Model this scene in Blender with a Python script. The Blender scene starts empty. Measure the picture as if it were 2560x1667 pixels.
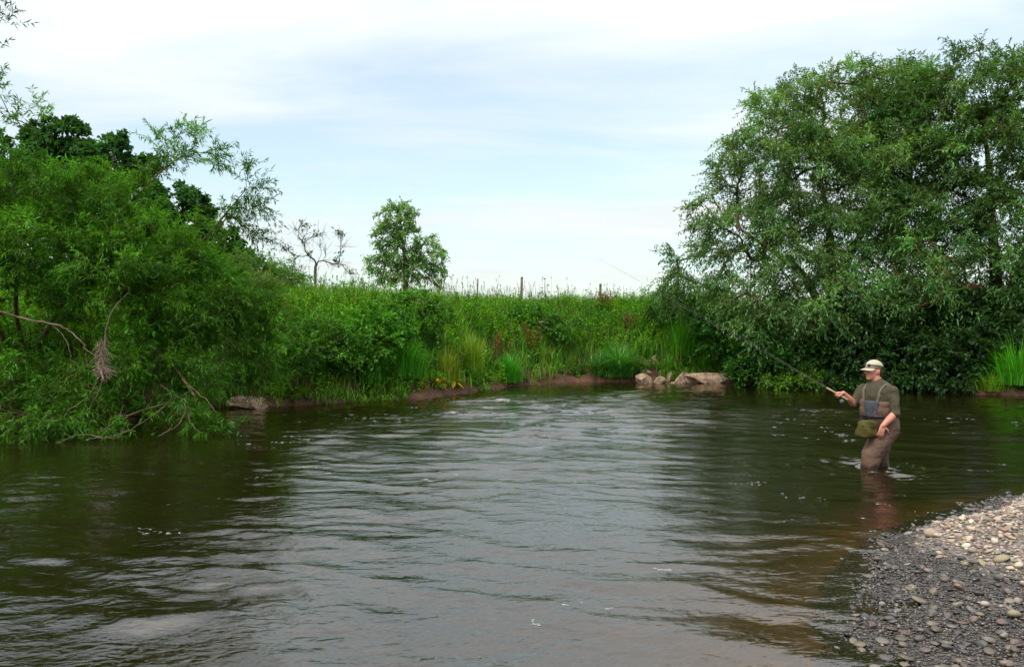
import bpy, bmesh, math, random
import numpy as np
from mathutils import Vector, Matrix

# ------------------------------------------------------------------ camera, sky, sun, exposure
SC = bpy.context.scene
COL = SC.collection
CAM_H, FPX = 1.7, 1991.0            # camera height over the water, focal length in pixels of a 2560 px wide frame
cam_d = bpy.data.cameras.new('camera')
cam_d.sensor_width = 36.0
cam_d.lens = 28.0
cam_d.clip_start = 0.1
cam_d.clip_end = 8000
cam = bpy.data.objects.new('camera', cam_d)
COL.objects.link(cam)
cam.location = (0, 0, CAM_H)
cam.rotation_euler = (math.radians(90), 0, 0)
SC.camera = cam

SUN_EL, SUN_AZ = math.radians(52), math.radians(-140)     # azimuth from +Y towards +X
world = bpy.data.worlds.new('World')
SC.world = world
world.use_nodes = True
wn, wl = world.node_tree.nodes, world.node_tree.links
wn.clear()


def nnode(nodes, kind, **kw):
    n = nodes.new(kind)
    for k, v in kw.items():
        setattr(n, k, v)
    return n


def math_node(nodes, links, op, a, b=None, clamp=False):
    m = nodes.new('ShaderNodeMath')
    m.operation = op
    m.use_clamp = clamp
    for i, v in enumerate((a, b)):
        if v is None:
            continue
        if isinstance(v, (int, float)):
            m.inputs[i].default_value = v
        else:
            links.new(v, m.inputs[i])
    return m.outputs[0]


def build_sky():
    out = wn.new('ShaderNodeOutputWorld')
    bg = wn.new('ShaderNodeBackground')
    bg.inputs['Strength'].default_value = 0.1
    sky = wn.new('ShaderNodeTexSky')
    sky.sky_type = 'NISHITA'
    sky.sun_disc = False
    sky.sun_elevation = SUN_EL
    sky.sun_rotation = SUN_AZ
    sky.air_density = 1.0
    sky.dust_density = 1.5
    sky.ozone_density = 1.0
    tc = wn.new('ShaderNodeTexCoord')
    sep = wn.new('ShaderNodeSeparateXYZ')
    wl.new(tc.outputs['Generated'], sep.inputs[0])
    z = math_node(wn, wl, 'MAXIMUM', sep.outputs[2], 0.0)
    zz = math_node(wn, wl, 'ADD', z, 0.13)
    u = math_node(wn, wl, 'DIVIDE', sep.outputs[0], zz)
    v = math_node(wn, wl, 'DIVIDE', sep.outputs[1], zz)
    cmb = wn.new('ShaderNodeCombineXYZ')
    wl.new(math_node(wn, wl, 'MULTIPLY', u, 0.42), cmb.inputs[0])
    wl.new(v, cmb.inputs[1])

    def noise(scale, detail, rough, dist, off):
        mp = wn.new('ShaderNodeMapping')
        mp.inputs['Location'].default_value = off
        mp.inputs['Rotation'].default_value = (0, 0, math.radians(9))
        wl.new(cmb.outputs[0], mp.inputs[0])
        n = wn.new('ShaderNodeTexNoise')
        n.inputs['Scale'].default_value = scale
        n.inputs['Detail'].default_value = detail
        n.inputs['Roughness'].default_value = rough
        n.inputs['Distortion'].default_value = dist
        wl.new(mp.outputs[0], n.inputs['Vector'])
        return n.outputs['Fac']
    n1 = noise(1.15, 7.0, 0.55, 0.5, (3.1, 0.35, 0))
    n2 = noise(2.6, 5.0, 0.5, 0.2, (11.0, 4.0, 0))
    mixn = math_node(wn, wl, 'ADD', math_node(wn, wl, 'MULTIPLY', n1, 0.72), math_node(wn, wl, 'MULTIPLY', n2, 0.28))
    ramp = wn.new('ShaderNodeValToRGB')
    ramp.color_ramp.elements[0].position = 0.42
    ramp.color_ramp.elements[0].color = (0.36, 0.36, 0.36, 1)
    ramp.color_ramp.elements[1].position = 0.66
    ramp.color_ramp.elements[1].color = (1, 1, 1, 1)
    wl.new(mixn, ramp.inputs[0])
    # bright overcast veil: brighter overhead than at the horizon
    zen = math_node(wn, wl, 'ADD', math_node(wn, wl, 'MULTIPLY', math_node(wn, wl, 'MULTIPLY', z, z), 14.0), 4.35)
    n3 = noise(1.9, 6.0, 0.6, 0.6, (5.0, 17.0, 0))        # thicker and thinner cloud
    zen = math_node(wn, wl, 'MULTIPLY', zen, math_node(wn, wl, 'ADD', math_node(wn, wl, 'MULTIPLY', n3, 0.34), 0.84))
    cl = wn.new('ShaderNodeVectorMath')
    cl.operation = 'SCALE'
    cl.inputs[0].default_value = (0.985, 0.99, 0.985)
    wl.new(zen, cl.inputs['Scale'])
    mix = wn.new('ShaderNodeMix')
    mix.data_type = 'RGBA'
    wl.new(ramp.outputs[0], mix.inputs['Factor'])
    tint = wn.new('ShaderNodeVectorMath')                # thin high veil over the blue
    tint.operation = 'MULTIPLY'
    tint.inputs[1].default_value = (1.12, 1.22, 1.08)
    wl.new(sky.outputs[0], tint.inputs[0])
    wl.new(tint.outputs[0], mix.inputs['A'])
    wl.new(cl.outputs[0], mix.inputs['B'])
    wl.new(mix.outputs['Result'], bg.inputs['Color'])
    wl.new(bg.outputs[0], out.inputs[0])


build_sky()
sun_d = bpy.data.lights.new('sun', 'SUN')
sun_d.energy = 1.4
sun_d.angle = math.radians(16)
sun_d.color = (1.0, 0.96, 0.9)
sun = bpy.data.objects.new('sun', sun_d)
COL.objects.link(sun)
sdir = Vector((math.sin(SUN_AZ) * math.cos(SUN_EL), math.cos(SUN_AZ) * math.cos(SUN_EL), math.sin(SUN_EL)))
sun.rotation_euler = sdir.to_track_quat('Z', 'Y').to_euler()
sun.location = sdir * 60
SC.view_settings.view_transform = 'Standard'
SC.view_settings.look = 'None'
SC.view_settings.exposure = 1.05
SC.view_settings.gamma = 1.0
SC.view_settings.use_curve_mapping = False
SC.render.engine = 'CYCLES'
SC.cycles.max_bounces = 8
SC.cycles.diffuse_bounces = 3
SC.cycles.glossy_bounces = 3
SC.cycles.transmission_bounces = 4
SC.cycles.transparent_max_bounces = 12
SC.cycles.volume_bounces = 0
SC.cycles.sample_clamp_indirect = 6
SC.cycles.caustics_reflective = False
SC.cycles.caustics_refractive = False
SC.cycles.use_denoising = True


# ------------------------------------------------------------------ helpers
def P(px, py, Y):
    """world point that stands at depth Y where the photograph (2560 px wide) shows it"""
    return np.array([(px - 1280.0) / FPX * Y, Y, CAM_H + (833.5 - py) / FPX * Y])


def unit(v):
    v = np.asarray(v, float)
    return v / np.maximum(np.linalg.norm(v, axis=-1, keepdims=True), 1e-9)


def snoise(x, y, freq, seed, octs=3):
    r = np.random.default_rng(seed)
    out = np.zeros(np.broadcast(x, y).shape)
    amp, tot = 1.0, 0.0
    for o in range(octs):
        for k in range(4):
            a = r.uniform(0, 2 * math.pi)
            f = freq * (2 ** o) * r.uniform(0.7, 1.4)
            out = out + amp * np.sin((x * math.cos(a) + y * math.sin(a)) * f * 2 * math.pi + r.uniform(0, 6.28)) / 4
        tot += amp
        amp *= 0.5
    return out / tot * 1.6


def smooth(a, b, x):
    t = np.clip((x - a) / (b - a), 0, 1)
    return t * t * (3 - 2 * t)


class MB:
    """collects vertices, triangles, quads and a colour per vertex; build() links ONE mesh object"""

    def __init__(s):
        s.v, s.q, s.t, s.c, s.n = [], [], [], [], 0

    def add(s, V, Q=None, T=None, C=(1, 1, 1)):
        V = np.asarray(V, float).reshape(-1, 3)
        C = np.asarray(C, float)
        if C.ndim == 1:
            C = np.tile(C[:3], (len(V), 1))
        s.v.append(V)
        s.c.append(C[:, :3])
        if Q is not None and len(Q):
            s.q.append(np.asarray(Q, np.int64).reshape(-1, 4) + s.n)
        if T is not None and len(T):
            s.t.append(np.asarray(T, np.int64).reshape(-1, 3) + s.n)
        s.n += len(V)

    def build(s, name, mat, parent=None, smooth_shade=False, origin=None):
        V = np.concatenate(s.v)
        if origin is not None:
            V = V - np.asarray(origin)
        C = np.concatenate(s.c)
        Q = np.concatenate(s.q) if s.q else np.zeros((0, 4), np.int64)
        T = np.concatenate(s.t) if s.t else np.zeros((0, 3), np.int64)
        me = bpy.data.meshes.new(name)
        me.vertices.add(len(V))
        me.vertices.foreach_set('co', V.astype(np.float32).ravel())
        me.loops.add(len(Q) * 4 + len(T) * 3)
        me.loops.foreach_set('vertex_index', np.concatenate([Q.ravel(), T.ravel()]).astype(np.int32))
        me.polygons.add(len(Q) + len(T))
        st = np.concatenate([np.arange(len(Q)) * 4, len(Q) * 4 + np.arange(len(T)) * 3]).astype(np.int32)
        me.polygons.foreach_set('loop_start', st)
        at = me.attributes.new('Col', 'FLOAT_COLOR', 'POINT')
        at.data.foreach_set('color', np.concatenate([C, np.ones((len(C), 1))], 1).astype(np.float32).ravel())
        me.update(calc_edges=True)
        if smooth_shade:
            me.polygons.foreach_set('use_smooth', np.ones(len(me.polygons), bool))
        me.materials.append(mat)
        return link(name, me, parent)


def link(name, me, parent=None):
    o = bpy.data.objects.new(name, me)
    COL.objects.link(o)
    if parent is not None:
        o.parent = parent
    return o


def empty(name, loc=(0, 0, 0)):
    o = bpy.data.objects.new(name, None)
    COL.objects.link(o)
    o.location = loc
    o.empty_display_size = 0.2
    return o


def tag(o, label=None, cat=None, group=None, kind=None):
    if label:
        o['label'] = label
    if cat:
        o['category'] = cat
    if group:
        o['group'] = group
    if kind:
        o['kind'] = kind
    return o


def tubes(mb, pts, rad, sides=5, C=(1, 1, 1)):
    """n tapered tubes at once: pts (n,k,3), rad (n,k)"""
    pts = np.asarray(pts, float)
    if pts.ndim == 2:
        pts = pts[None]
    n, k, _ = pts.shape
    rad = np.broadcast_to(np.asarray(rad, float), (n, k))
    tg = np.gradient(pts, axis=1)
    tg = unit(tg)
    ref = np.where(np.abs(tg[:, :1, 2:3]) > 0.8, np.array([1.0, 0.1, 0]), np.array([0.05, 0.1, 1.0]))
    s = unit(np.cross(tg, np.broadcast_to(ref, tg.shape)))
    b = np.cross(tg, s)
    a = np.arange(sides) / sides * 2 * math.pi
    ring = s[:, :, None, :] * np.cos(a)[None, None, :, None] + b[:, :, None, :] * np.sin(a)[None, None, :, None]
    V = pts[:, :, None, :] + ring * rad[:, :, None, None]
    idx = np.arange(n * k * sides).reshape(n, k, sides)
    i0, i1 = idx[:, :-1, :], idx[:, 1:, :]
    Q = np.stack([i0, np.roll(i0, -1, 2), np.roll(i1, -1, 2), i1], -1).reshape(-1, 4)
    if isinstance(C, np.ndarray) and C.ndim == 2 and len(C) == n:
        C = np.repeat(C, k * sides, 0)
    mb.add(V.reshape(-1, 3), Q=Q, C=C)


def leaf_cards(mb, rng, base, D, L, W, C, fold=0.2, curl=0.12, up=(0, 0, 1)):
    """one folded, curled leaf blade (quad of four corners) per row"""
    n = len(base)
    D = unit(D)
    L = np.broadcast_to(np.asarray(L, float), (n,))[:, None]
    W = np.broadcast_to(np.asarray(W, float), (n,))[:, None]
    r = unit(np.asarray(up)[None] + rng.normal(0, 0.55, (n, 3)))
    S = unit(np.cross(D, r))
    N = np.cross(S, D)
    mid = base + D * L * rng.uniform(0.38, 0.5, (n, 1))
    a = mid + S * W * 0.5 + N * W * fold
    b = mid - S * W * 0.5 + N * W * fold
    tip = base + D * L - N * L * curl
    V = np.stack([base, a, tip, b], 1).reshape(-1, 3)
    Q = np.arange(n * 4).reshape(n, 4)
    C = np.asarray(C, float)
    if C.ndim == 1:
        C = np.tile(C, (n, 1))
    mb.add(V, Q=Q, C=np.repeat(C, 4, 0))


def blades(mb, rng, base, h, w, lean, C, droop=0.3):
    """grass blades of two sections: quad + tip triangle"""
    n = len(base)
    a = rng.uniform(0, 2 * math.pi, n)
    side = np.stack([np.cos(a), np.sin(a), np.zeros(n)], 1)
    b = rng.uniform(0, 2 * math.pi, n)
    ld = np.stack([np.cos(b), np.sin(b), np.zeros(n)], 1) * np.asarray(lean).reshape(-1, 1)
    h = np.asarray(h).reshape(-1, 1)
    w = np.asarray(w).reshape(-1, 1)
    up = np.array([0, 0, 1.0])
    m = base + up * h * 0.55 + ld * h * 0.3
    t = base + up * h * (1 - droop * np.linalg.norm(ld, axis=1, keepdims=True)) + ld * h
    V = np.stack([base - side * w * .5, base + side * w * .5, m + side * w * .45, m - side * w * .45, t], 1)
    i = np.arange(n)[:, None] * 5
    Q = i + np.array([[0, 1, 2, 3]])
    T = i + np.array([[3, 2, 4]])
    mb.add(V.reshape(-1, 3), Q=Q, T=T, C=np.repeat(np.asarray(C, float), 5, 0))


def vary(rng, base, n, sd=0.18, hue=0.08):
    c = np.tile(np.asarray(base, float), (n, 1)) * np.exp(rng.normal(0, sd, (n, 1)))
    c *= np.exp(rng.normal(0, hue, (n, 3)) * np.array([1.3, 0.5, 1.0]))
    return np.clip(c, 0.002, 0.9)


# ------------------------------------------------------------------ materials
def new_mat(name):
    m = bpy.data.materials.new(name)
    m.use_nodes = True
    nt = m.node_tree
    nt.nodes.clear()
    out = nt.nodes.new('ShaderNodeOutputMaterial')
    return m, nt.nodes, nt.links, out


def leaf_mat(name, trans=0.42, gloss=0.012, tmul=(1.35, 1.2, 0.4), rough=0.45):
    m, N, Lk, out = new_mat(name)
    at = nnode(N, 'ShaderNodeAttribute', attribute_name='Col')
    d = N.new('ShaderNodeBsdfDiffuse')
    Lk.new(at.outputs['Color'], d.inputs['Color'])
    mul = nnode(N, 'ShaderNodeMix', data_type='RGBA', blend_type='MULTIPLY')
    mul.inputs['Factor'].default_value = 1
    mul.inputs['B'].default_value = (*tmul, 1)
    Lk.new(at.outputs['Color'], mul.inputs['A'])
    t = N.new('ShaderNodeBsdfTranslucent')
    Lk.new(mul.outputs['Result'], t.inputs['Color'])
    mx = N.new('ShaderNodeMixShader')
    mx.inputs[0].default_value = trans
    Lk.new(d.outputs[0], mx.inputs[1])
    Lk.new(t.outputs[0], mx.inputs[2])
    g = N.new('ShaderNodeBsdfGlossy')
    g.inputs['Roughness'].default_value = rough
    g.inputs['Color'].default_value = (0.9, 0.95, 1, 1)
    m2 = N.new('ShaderNodeMixShader')
    m2.inputs[0].default_value = gloss
    Lk.new(mx.outputs[0], m2.inputs[1])
    Lk.new(g.outputs[0], m2.inputs[2])
    Lk.new(m2.outputs[0], out.inputs[0])
    return m


def rough_mat(name, c1, c2, scale=8.0, rough=0.85, bump=0.3, bscale=30.0, attr=False, spec=0.3, detail=6, dist=0.02):
    """two-tone noise material; with attr the Col attribute tints it"""
    m, N, Lk, out = new_mat(name)
    p = N.new('ShaderNodeBsdfPrincipled')
    p.inputs['Roughness'].default_value = rough
    p.inputs['Specular IOR Level'].default_value = spec
    tc = N.new('ShaderNodeTexCoord')
    n1 = N.new('ShaderNodeTexNoise')
    n1.inputs['Scale'].default_value = scale
    n1.inputs['Detail'].default_value = detail
    Lk.new(tc.outputs['Object'], n1.inputs['Vector'])
    rp = N.new('ShaderNodeValToRGB')
    rp.color_ramp.elements[0].position = 0.34
    rp.color_ramp.elements[1].position = 0.66
    rp.color_ramp.elements[0].color = (*c1, 1)
    rp.color_ramp.elements[1].color = (*c2, 1)
    Lk.new(n1.outputs['Fac'], rp.inputs[0])
    colr = rp.outputs[0]
    if attr:
        at = nnode(N, 'ShaderNodeAttribute', attribute_name='Col')
        mul = nnode(N, 'ShaderNodeMix', data_type='RGBA', blend_type='MULTIPLY')
        mul.inputs['Factor'].default_value = 1
        Lk.new(colr, mul.inputs['A'])
        Lk.new(at.outputs['Color'], mul.inputs['B'])
        colr = mul.outputs['Result']
    Lk.new(colr, p.inputs['Base Color'])
    if bump:
        n2 = N.new('ShaderNodeTexNoise')
        n2.inputs['Scale'].default_value = bscale
        n2.inputs['Detail'].default_value = 5
        Lk.new(tc.outputs['Object'], n2.inputs['Vector'])
        b = N.new('ShaderNodeBump')
        b.inputs['Strength'].default_value = bump
        b.inputs['Distance'].default_value = dist
        Lk.new(n2.outputs['Fac'], b.inputs['Height'])
        Lk.new(b.outputs[0], p.inputs['Normal'])
    Lk.new(p.outputs[0], out.inputs[0])
    return m


M = {}
M['leaf'] = leaf_mat('foliage')
M['grass'] = leaf_mat('grass_blades', trans=0.35, gloss=0.02)
M['bark'] = rough_mat('bark', (0.055, 0.04, 0.028), (0.16, 0.115, 0.08), scale=9, bump=0.6, bscale=25, attr=True)
M['deadwood'] = rough_mat('dead_wood', (0.16, 0.12, 0.085), (0.38, 0.29, 0.21), scale=14, bump=0.4, bscale=40)
M['soil'] = None


def soil_mat():
    m, N, Lk, out = new_mat('bank_soil')
    p = N.new('ShaderNodeBsdfPrincipled')
    p.inputs['Roughness'].default_value = 0.9
    p.inputs['Specular IOR Level'].default_value = 0.2
    tc = N.new('ShaderNodeTexCoord')
    geo = N.new('ShaderNodeNewGeometry')
    sep = N.new('ShaderNodeSeparateXYZ')
    Lk.new(geo.outputs['Position'], sep.inputs[0])
    n1 = N.new('ShaderNodeTexNoise')
    n1.inputs['Scale'].default_value = 2.2
    n1.inputs['Detail'].default_value = 8
    n1.inputs['Roughness'].default_value = 0.65
    Lk.new(tc.outputs['Object'], n1.inputs['Vector'])
    rp = N.new('ShaderNodeValToRGB')
    e = rp.color_ramp.elements
    e[0].position, e[0].color = 0.3, (0.03, 0.018, 0.010, 1)
    e[1].position, e[1].color = 0.7, (0.12, 0.062, 0.036, 1)
    Lk.new(n1.outputs['Fac'], rp.inputs[0])
    # thatch and litter on the bank top
    rp2 = N.new('ShaderNodeValToRGB')
    e = rp2.color_ramp.elements
    e[0].position, e[0].color = 0.35, (0.03, 0.05, 0.01, 1)
    e[1].position, e[1].color = 0.7, (0.07, 0.11, 0.018, 1)
    Lk.new(n1.outputs['Fac'], rp2.inputs[0])
    hz = math_node(N, Lk, 'ADD', sep.outputs[2], math_node(N, Lk, 'MULTIPLY', n1.outputs['Fac'], 0.6))
    f = math_node(N, Lk, 'MULTIPLY', math_node(N, Lk, 'SUBTRACT', hz, 0.75), 2.5, clamp=True)
    mx = nnode(N, 'ShaderNodeMix', data_type='RGBA')
    Lk.new(f, mx.inputs['Factor'])
    Lk.new(rp.outputs[0], mx.inputs['A'])
    Lk.new(rp2.outputs[0], mx.inputs['B'])
    Lk.new(mx.outputs['Result'], p.inputs['Base Color'])
    n2 = N.new('ShaderNodeTexNoise')
    n2.inputs['Scale'].default_value = 9
    n2.inputs['Detail'].default_value = 7
    Lk.new(tc.outputs['Object'], n2.inputs['Vector'])
    b = N.new('ShaderNodeBump')
    b.inputs['Strength'].default_value = 0.8
    b.inputs['Distance'].default_value = 0.08
    Lk.new(n2.outputs['Fac'], b.inputs['Height'])
    Lk.new(b.outputs[0], p.inputs['Normal'])
    Lk.new(p.outputs[0], out.inputs[0])
    return m


M['soil'] = soil_mat()


def bed_mat():
    m, N, Lk, out = new_mat('river_gravel_bed')
    p = N.new('ShaderNodeBsdfPrincipled')
    p.inputs['Roughness'].default_value = 0.8
    tc = N.new('ShaderNodeTexCoord')
    vo = N.new('ShaderNodeTexVoronoi')
    vo.inputs['Scale'].default_value = 14
    Lk.new(tc.outputs['Object'], vo.inputs['Vector'])
    rp = N.new('ShaderNodeValToRGB')
    e = rp.color_ramp.elements
    e[0].position, e[0].color = 0.1, (0.12, 0.05, 0.015, 1)
    e[1].position, e[1].color = 0.9, (0.36, 0.15, 0.04, 1)
    bw = N.new('ShaderNodeRGBToBW')
    Lk.new(vo.outputs['Color'], bw.inputs[0])
    n1 = N.new('ShaderNodeTexNoise')
    n1.inputs['Scale'].default_value = 1.3
    Lk.new(tc.outputs['Object'], n1.inputs['Vector'])
    f = math_node(N, Lk, 'ADD', math_node(N, Lk, 'MULTIPLY', bw.outputs[0], 0.5), math_node(N, Lk, 'MULTIPLY', n1.outputs['Fac'], 0.5))
    Lk.new(f, rp.inputs[0])
    Lk.new(rp.outputs[0], p.inputs['Base Color'])
    b = N.new('ShaderNodeBump')
    b.inputs['Strength'].default_value = 0.6
    b.inputs['Distance'].default_value = 0.03
    Lk.new(vo.outputs['Distance'], b.inputs['Height'])
    Lk.new(b.outputs[0], p.inputs['Normal'])
    Lk.new(p.outputs[0], out.inputs[0])
    return m


def stone_mat(name, sheet=False):
    """river pebbles: Col gives the stone's colour; stones lying low by the water are wet (darker, glossy)"""
    m, N, Lk, out = new_mat(name)
    p = N.new('ShaderNodeBsdfPrincipled')
    at = nnode(N, 'ShaderNodeAttribute', attribute_name='Col')
    tc = N.new('ShaderNodeTexCoord')
    n1 = N.new('ShaderNodeTexNoise')
    n1.inputs['Scale'].default_value = 45
    n1.inputs['Detail'].default_value = 5
    Lk.new(tc.outputs['Object'], n1.inputs['Vector'])
    sp = math_node(N, Lk, 'ADD', math_node(N, Lk, 'MULTIPLY', n1.outputs['Fac'], 0.7), 0.65)
    if sheet:                                                   # small shingle packed between the larger stones
        vo = N.new('ShaderNodeTexVoronoi')
        vo.inputs['Scale'].default_value = 34
        Lk.new(tc.outputs['Object'], vo.inputs['Vector'])
        bw = N.new('ShaderNodeRGBToBW')
        Lk.new(vo.outputs['Color'], bw.inputs[0])
        sp = math_node(N, Lk, 'MULTIPLY', sp, math_node(N, Lk, 'ADD', math_node(N, Lk, 'MULTIPLY', bw.outputs[0], 1.3), 0.45))
        sp = math_node(N, Lk, 'MULTIPLY', sp, math_node(N, Lk, 'SUBTRACT', 1.25, vo.outputs['Distance']))
    sc = nnode(N, 'ShaderNodeVectorMath', operation='SCALE')
    Lk.new(at.outputs['Color'], sc.inputs[0])
    Lk.new(sp, sc.inputs['Scale'])
    geo = N.new('ShaderNodeNewGeometry')
    sep = N.new('ShaderNodeSeparateXYZ')
    Lk.new(geo.outputs['Position'], sep.inputs[0])
    n3 = N.new('ShaderNodeTexNoise')
    n3.inputs['Scale'].default_value = 3.0
    n3.inputs['Detail'].default_value = 3
    Lk.new(geo.outputs['Position'], n3.inputs['Vector'])
    lim = math_node(N, Lk, 'ADD', math_node(N, Lk, 'MULTIPLY', n3.outputs['Fac'], 0.10), 0.028)
    wet = math_node(N, Lk, 'MULTIPLY', math_node(N, Lk, 'SUBTRACT', lim, sep.outputs[2]), 28.0, clamp=True)
    wm = math_node(N, Lk, 'SUBTRACT', 1.0, math_node(N, Lk, 'MULTIPLY', wet, 0.68))
    sc2 = nnode(N, 'ShaderNodeVectorMath', operation='SCALE')
    Lk.new(sc.outputs[0], sc2.inputs[0])
    Lk.new(wm, sc2.inputs['Scale'])
    Lk.new(sc2.outputs[0], p.inputs['Base Color'])
    Lk.new(math_node(N, Lk, 'SUBTRACT', 0.85, math_node(N, Lk, 'MULTIPLY', wet, 0.62)), p.inputs['Roughness'])
    b = N.new('ShaderNodeBump')
    b.inputs['Strength'].default_value = 0.25
    b.inputs['Distance'].default_value = 0.01
    if sheet:
        b.inputs['Strength'].default_value = 0.9
        b.inputs['Distance'].default_value = 0.02
        Lk.new(math_node(N, Lk, 'SUBTRACT', 1.0, vo.outputs['Distance']), b.inputs['Height'])
    else:
        Lk.new(n1.outputs['Fac'], b.inputs['Height'])
    Lk.new(b.outputs[0], p.inputs['Normal'])
    Lk.new(p.outputs[0], out.inputs[0])
    return m


M['bed'] = bed_mat()
M['stone'] = stone_mat('pebble_stone')
M['shingle'] = stone_mat('shingle', True)
M['rock'] = rough_mat('sandstone', (0.18, 0.115, 0.075), (0.46, 0.315, 0.215), scale=5.5, bump=0.9, bscale=11, attr=True, dist=0.07, detail=9)


def water_mat():
    m, N, Lk, out = new_mat('river_water')
    tc = N.new('ShaderNodeTexCoord')
    mp = N.new('ShaderNodeMapping')
    mp.inputs['Scale'].default_value = (0.55, 1.0, 1.0)
    mp.inputs['Rotation'].default_value = (0, 0, math.radians(-14))
    Lk.new(tc.outputs['Object'], mp.inputs[0])

    def nz(scale, detail, rough, dist):
        n = N.new('ShaderNodeTexNoise')
        n.inputs['Scale'].default_value = scale
        n.inputs['Detail'].default_value = detail
        n.inputs['Roughness'].default_value = rough
        n.inputs['Distortion'].default_value = dist
        Lk.new(mp.outputs[0], n.inputs['Vector'])
        return n.outputs['Fac']
    at = nnode(N, 'ShaderNodeAttribute', attribute_name='Col')
    sepc = N.new('ShaderNodeSeparateColor')
    Lk.new(at.outputs['Color'], sepc.inputs[0])
    h = math_node(N, Lk, 'ADD', nz(9, 3, 0.5, 0.6), math_node(N, Lk, 'MULTIPLY', nz(22, 3, 0.5, 0.4), 0.4))
    h = math_node(N, Lk, 'MULTIPLY', h, sepc.outputs[0])       # ruffled and smooth reaches
    b = N.new('ShaderNodeBump')
    b.inputs['Strength'].default_value = 1.0
    b.inputs['Distance'].default_value = 0.019
    Lk.new(h, b.inputs['Height'])
    fr = N.new('ShaderNodeFresnel')
    fr.inputs['IOR'].default_value = 1.95
    Lk.new(b.outputs[0], fr.inputs['Normal'])
    gl = N.new('ShaderNodeBsdfGlossy')
    gl.inputs['Roughness'].default_value = 0.035
    gl.inputs['Color'].default_value = (1, .965, .90, 1)
    Lk.new(b.outputs[0], gl.inputs['Normal'])
    tr = N.new('ShaderNodeBsdfTransparent')
    tr.inputs['Color'].default_value = (0.97, 0.97, 0.97, 1)
    df = N.new('ShaderNodeBsdfDiffuse')                        # silt carried in the water
    df.inputs['Color'].default_value = (0.024, 0.016, 0.0035, 1)
    m1 = N.new('ShaderNodeMixShader')
    m1.inputs[0].default_value = 0.30
    Lk.new(tr.outputs[0], m1.inputs[1])
    Lk.new(df.outputs[0], m1.inputs[2])
    m2 = N.new('ShaderNodeMixShader')
    Lk.new(fr.outputs[0], m2.inputs[0])
    Lk.new(m1.outputs[0], m2.inputs[1])
    Lk.new(gl.outputs[0], m2.inputs[2])
    Lk.new(m2.outputs[0], out.inputs['Surface'])
    va = N.new('ShaderNodeVolumeAbsorption')
    va.inputs['Color'].default_value = (0.72, 0.55, 0.16, 1)
    va.inputs['Density'].default_value = 3.2
    Lk.new(va.outputs[0], out.inputs['Volume'])
    return m


M['water'] = water_mat()
M['foam'] = rough_mat('foam', (0.42, 0.43, 0.42), (0.62, 0.63, 0.62), scale=30, rough=0.6, bump=0.2)


def plain(name, c, rough=0.8, var=0.75, scale=40, bump=0.2, bscale=120, dist=0.004, spec=0.3):
    return rough_mat(name, tuple(x * var for x in c), c, scale=scale, rough=rough, bump=bump, bscale=bscale, dist=dist, spec=spec)


# ------------------------------------------------------------------ terrain
BANK = np.array([(-3000, -600), (-60, 3), (-30, 9.5), (-14, 13.6), (-9.6, 15.0), (-7.4, 15.6), (-6.5, 18.2), (-4.6, 19.0), (-2.16, 21.0), (0, 25.4),
                 (2.46, 28.2), (5.1, 27.8), (7.9, 28.4), (8.5, 25.6), (9.9, 24.4), (12, 23.5), (13, 22.2), (15, 21), (25, 18.5), (60, 17), (3000, 0)], float)
EDGE = np.array([(-3000, -900), (-60, -24), (-30, -12), (-8, -3), (-3, -0.6), (-0.5, 0.9), (1.1, 2.1), (1.72, 3.2), (1.88, 4.06), (2.03, 4.66), (2.42, 5.5),
                 (3.4, 6.85), (5.4, 8.35), (8, 9.6), (14, 10.8), (30, 10), (60, 7), (3000, -200)], float)


def poly_dist(x, y, line):
    best = np.full(x.shape, 1e9)
    for a, b in zip(line[:-1], line[1:]):
        d = b - a
        t = np.clip(((x - a[0]) * d[0] + (y - a[1]) * d[1]) / (d @ d), 0, 1)
        best = np.minimum(best, np.hypot(x - a[0] - t * d[0], y - a[1] - t * d[1]))
    return best


PROF_D = np.array([-40, -6, -2, -0.6, 0, 0.07, 0.25, 0.6, 1.2, 2.0, 3.0, 4.5, 8, 5000])
PROF_Z = np.array([-1.1, -1.1, -0.85, -0.5, -0.04, 0.09, 0.20, 0.50, 1.15, 1.8, 2.3, 2.6, 2.7, 2.7])


def bank_d(x, y):
    s = np.where(y > np.interp(x, BANK[:, 0], BANK[:, 1]), 1.0, -1.0)
    return s * poly_dist(x, y, BANK)


def edge_d(x, y):
    s = np.where(y < np.interp(x, EDGE[:, 0], EDGE[:, 1]), 1.0, -1.0)
    return s * poly_dist(x, y, EDGE)


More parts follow.
